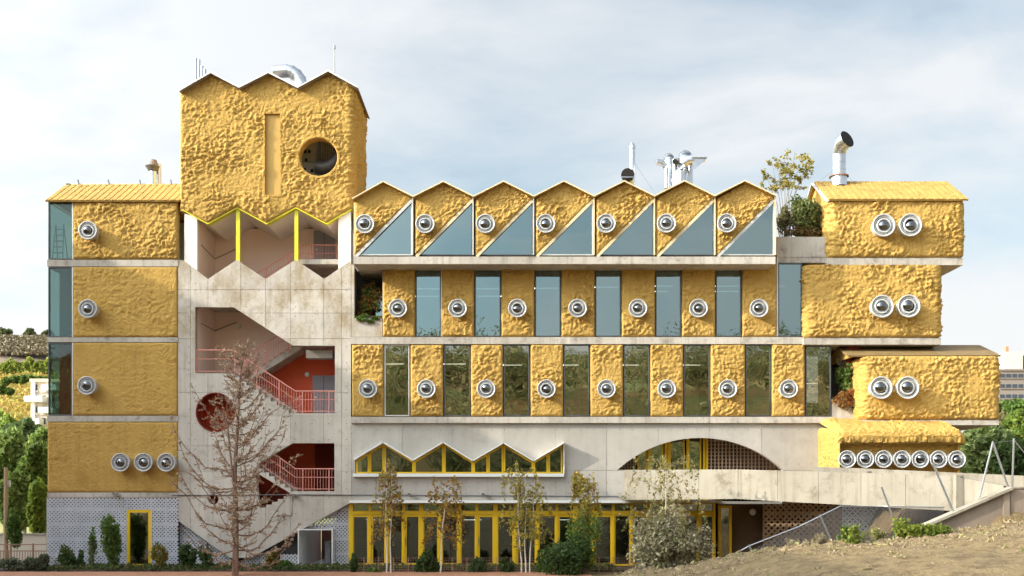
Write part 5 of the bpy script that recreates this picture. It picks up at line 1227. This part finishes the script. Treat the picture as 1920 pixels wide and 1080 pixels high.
for a in (('bright feathery tree right of the lowest block', 1850, 790, 900, 100, 16, 9000, [(.10, .15, .04), (.20, .26, .08), (.36, .40, .18)]), ('dark green tree behind the poles at the right edge', 1905, 820, 915, 90, 14, 8000, DGREEN+[(.12, .17, .05)]),
          ('dark tree directly right of the lowest block', 1822, 800, 905, 60, 20, 5000, DGREEN+[(.10, .14, .04)]), ('bright round tree at the right edge below the far flats', 1912, 765, 830, 60, 40, 4500, LGREEN+GREEN), ('brownish tree under the far flats', 1884, 770, 850, 46, 45, 3500, [(.18, .15, .06), (.26, .24, .10)]),
          ('dark green treetop left of the far flats', 1862, 752, 820, 70, 60, 4500, DGREEN), ('green treetops in front of the far flats', 1905, 748, 790, 70, 75, 3500, GREEN)): tree(*a, **{'size': .26})
# ridge and scrub hillside, left
def rz(px, py, Y): return Z(py, Y)
rx = np.linspace(X(-90, 300), X(420, 300), 60)
ry = np.linspace(250, 420, 40)
terrain('ridge', rx, ry, lambda x, y: np.where(y < 300, Z(706, 300)+(Z(641, 300)-Z(706, 300))*ss(250, 296, y)-18*(1-ss(250, 262, y)), Z(641, 300))+.8*gn(x*.2, y*.1)-6*ss(0, 60, x-X(60, 300)), M['ridge'])
terrain('scrub_slope', np.linspace(X(-90, 180), X(400, 180), 60), np.linspace(90, 250, 60), lambda x, y: np.interp(y, [90, 120, 160, 200, 250], [Z(850, 90), Z(800, 120), Z(760, 160), Z(725, 200), Z(690, 250)])+1.0*gn(x*.15, y*.15)+.9*np.abs(np.sin(y*.16)), M['hill'])
Cc = []
for _ in range(3600):
    y = 262+34*random.random(); x = random.uniform(X(-30, y), X(100, y)); z = Z(706, 300)+(Z(641, 300)-Z(706, 300))*float(ss(250, 296, y))+.3
    for _ in range(4): Cc.append((x+random.gauss(0, .4), y+random.gauss(0, .3), z+abs(random.gauss(0, .35))))
tag(leafmesh('ridge_scrub', Cc, .55, [(.12, .10, .06), (.20, .16, .10), (.28, .22, .12)], 'dry'), kind='stuff')
for px, py, w, h, lab in ((8, 640, 26, 25, 'round dark tree on the ridge at the left edge'), (57, 641, 24, 23, 'round dark tree in the middle of the ridge'), (90, 641, 20, 22, 'ridge tree half hidden by the corner windows')):
    tree(lab, px, py-h, py-3, w, 298, 1600, [(.10, .12, .05), (.18, .19, .08)], 1.0, 'trees on the ridge', 16, trunk_py=py)
ORD = 'first second third fourth fifth sixth seventh eighth ninth tenth eleventh twelfth thirteenth'.split()
for i in range(13):
    px = -6+i*8+random.uniform(-2, 2); h = random.uniform(26, 38); lab = ORD[i]+' yellow-green poplar from the left in the row below the bare ridge'
    tree(lab, px, 706-h, 707, 16, 215, 1100, LGREEN+[(.48, .46, .14)], .7, 'poplars in a row below the ridge', 12, trunk_py=712)
row = [(12, 716, 14), (30, 712, 14), (45, 712, 16), (60, 712, 16), (72, 712, 14), (84, 714, 14), (5, 732, 16), (18, 733, 12), (44, 765, 24), (48, 778, 16), (20, 786, 22), (68, 780, 16)]
for i, (px, py, w) in enumerate(row):
    o = bush('shrub', ('round green shrub in the upper line of the scrub slope, '+ORD[i]+' from the left') if i < 6 else ('lone round green shrub lower down the scrub slope, '+('under the first upper ones', 'below the second upper shrub', 'beside the pale low flats', 'left of the flats balconies', 'near the treetops', 'just under the flats')[i-6]), 'shrub', px, py-w*.45, py+w*.4, w*1.2, 150, 800, GREEN+[(.16, .22, .06)], .5, 'round green shrubs on the scrub slope', clumps=10, stems=2)
Cc = []
for _ in range(900):
    y = random.uniform(92, 215); x = random.uniform(X(-40, y), X(100, y)); z = np.interp(y, [90, 120, 160, 200, 250], [Z(850, 90), Z(800, 120), Z(760, 160), Z(725, 200), Z(690, 250)])+.5
    for _ in range(22): Cc.append((x+random.gauss(0, .8), y+random.gauss(0, .8), z+abs(random.gauss(0, .7))))
tag(leafmesh('autumn_scrub', Cc, .5, [(.40, .24, .06), (.46, .34, .08), (.34, .36, .08), (.48, .26, .10)], 'leaf'), kind='stuff')
# buildings beyond
def far_block(label, px0, px1, py0, py1, Y, body, floors, cols, roofm=None, group=None, win=(.55, .5), gz=None, depth=14):
    x0, x1, z0, z1 = X(px0, Y), X(px1, Y), (Z(py1, Y) if gz is None else gz), Z(py0, Y); t = thing('apartment_building', label, 'building', ((x0+x1)/2, Y, z0), group); lx = (x1-x0)/2; H = z1-z0
    MB().box(-lx, lx, .15, depth, 0, H).build('wall', M[body], t); fh = (Z(py0, Y)-Z(py1, Y))/floors; me = None
    # each window is a recess framed by piers
    w = 2*lx/cols; me = MB().box(-w*win[0]/2, w*win[0]/2, -.02, .13, -fh*win[1]/2, fh*win[1]/2).mesh('window'); me.materials.append(M['farwin']); fr = MB().box(-w*win[0]/2-.1, w*win[0]/2+.1, -.15, -.0, -.08, .08).mesh('sill'); fr.materials.append(M[body])
    for i in range(cols):
        for j in range(floors):
            o = link('window', me, None, t, False, (-lx+w*(i+.5), .1, H-fh*(j+.5))); link('sill', fr, None, o, False, (0, 0, -fh*win[1]/2-.08))
    MB().box(-lx-.1, lx+.1, -.1, depth, H, H+.3).build('roof', M[roofm or 'farg'], t); return t
t = far_block('grey-brown flats with strip windows at the right edge', 1874, 1990, 695, 772, 150, 'farg', 4, 10, None, win=(.75, .38))
hh = Z(695, 150)-Z(772, 150)
for a, b, m, h in ((-4.2, -.9, 'farw', 3.2), (-.5, 2.2, 'brick', 2.6), (4.5, 12, 'brick', 2.9), (2.3, 4.4, 'brick', 1.6)): MB().box(a, b, 1, 9, hh+.31, hh+.31+h).build('penthouse', M[m], t)
for a in (-3.5, .2, 5.2): MB().box(a, a+.5, 2, 3, hh+3.2, hh+4.6).build('chimney', M['brick'], t)
t = far_block('pale low flats with white balconies below the scrub slope', 58, 120, 716, 800, 60, 'farw', 4, 4, 'cream', win=(.4, .55)); h_ = Z(716, 60)-Z(800, 60)
for i in range(4): MB().box((-1.9, -.5, -1.9, -.2)[i], (-.4, .9, -.1, 1.2)[i], -1.0, .14, h_*i/4+.2, h_*i/4+.75).build('balcony', M['white'], t)
MB().box(-1.55, -1.2, -.2, .14, 0, h_).build('pier', M['white'], t); MB().box(.2, .5, -.2, .14, 0, h_).build('pier', M['white'], t)
# left street corner: pole, railing
t = thing('wooden_pole', 'weathered wooden utility pole behind the left railing', 'pole', W(11, 1032, 1.5)); h_ = (1032-876)*51.5/2100
MB().tube([(0, 0, -.5), (0, 0, h_)], [.11, .08], 10).build('shaft', M['wood'], t); MB().box(.09, .2, -.05, .05, h_-.9, h_-.6).build('bracket', M['steel'], t)
ivy = leafmesh('ivy', cloud((.35, 0, .9), (.35, .3, .9), 1400, 12), .09, GREEN, 'leaf'); ivy.location = t.location; tag(ivy, 'green climber growing up beside the wooden pole', 'plant')
t = thing('metal_railing', 'rust-red metal railing with upright bars at the left edge', 'railing', (0, 0, 0)); ry_ = -.6
zt, zb = Z(1033, ry_), Z(1060, ry_)
for z in (Z(1021, ry_), zt, zb): MB().box(X(-60, ry_), X(87, ry_), ry_-.03, ry_+.03, z-.02, z+.02).build('rail', M['rust'], t)
x = X(-60, ry_); bme = MB().box(-.012, .012, -.012, .012, zb, zt).mesh('bar'); bme.materials.append(M['rust'])
while x < X(87, ry_): link('bar', bme, None, t, False, (x, ry_, 0)); x += .12
for px in (-20, 20, 62): MB().box(X(px, ry_)-.03, X(px, ry_)+.03, ry_-.036, ry_+.036, 0, Z(1019, ry_)).build('post', M['rust'], t)
t = thing('street_wall', 'low pale wall beyond the left railing', 'wall', (0, 0, 0)); MB().box(X(-60, 5), X(86, 5), 5, 5.25, 0, Z(1003, 5)).build('wall', M['farw'], t); MB().box(X(-60, 5), X(86, 5), 4.95, 5.3, Z(1003, 5)+.002, Z(1000, 5)).build('coping', M['ramp'], t)
# the neighbouring flats to the left whose shade falls over the lower front, and the wooded rise across the street
t = thing('apartment_building', 'tall brick flats beyond the left edge of the view', 'building', (-43.7, -17, 0)); H = 25.6
MB().box(-16, 0, -32, 16, 0, H).build('wall', M['brick'], t); MB().box(-16.2, -.0, -32.2, 16.2, H, H+.02).build('roof', M['farg'], t)
wme = MB().box(-.06, .03, -.7, .7, -.7, .7).mesh('window'); wme.materials.append(M['farwin'])
for j in range(7):
    for i in range(12): link('window', wme, None, t, False, (.03, -29+i*3.9, 2.2+j*3.4))
Cc = []
cols_ = np.linspace(-120, 140, 60)
for i in range(340):
    x = random.uniform(-150, 170); y = -random.uniform(70, 135); base = float(far_h(np.array([x]), np.array([y]))[0]); r = random.uniform(2.5, 5.5); h = random.uniform(4.5, 9.5)*(1 if x > -40 else .8)
    Cc.append(cloud((x, y, base+h*.55), (r, r, h*.55), 900, 14, .33))
tag(leafmesh('wood_across_the_street', np.concatenate(Cc), .26, [(.12, .16, .06), (.24, .27, .10), (.34, .27, .14), (.42, .37, .18)], 'leaf'), kind='stuff')
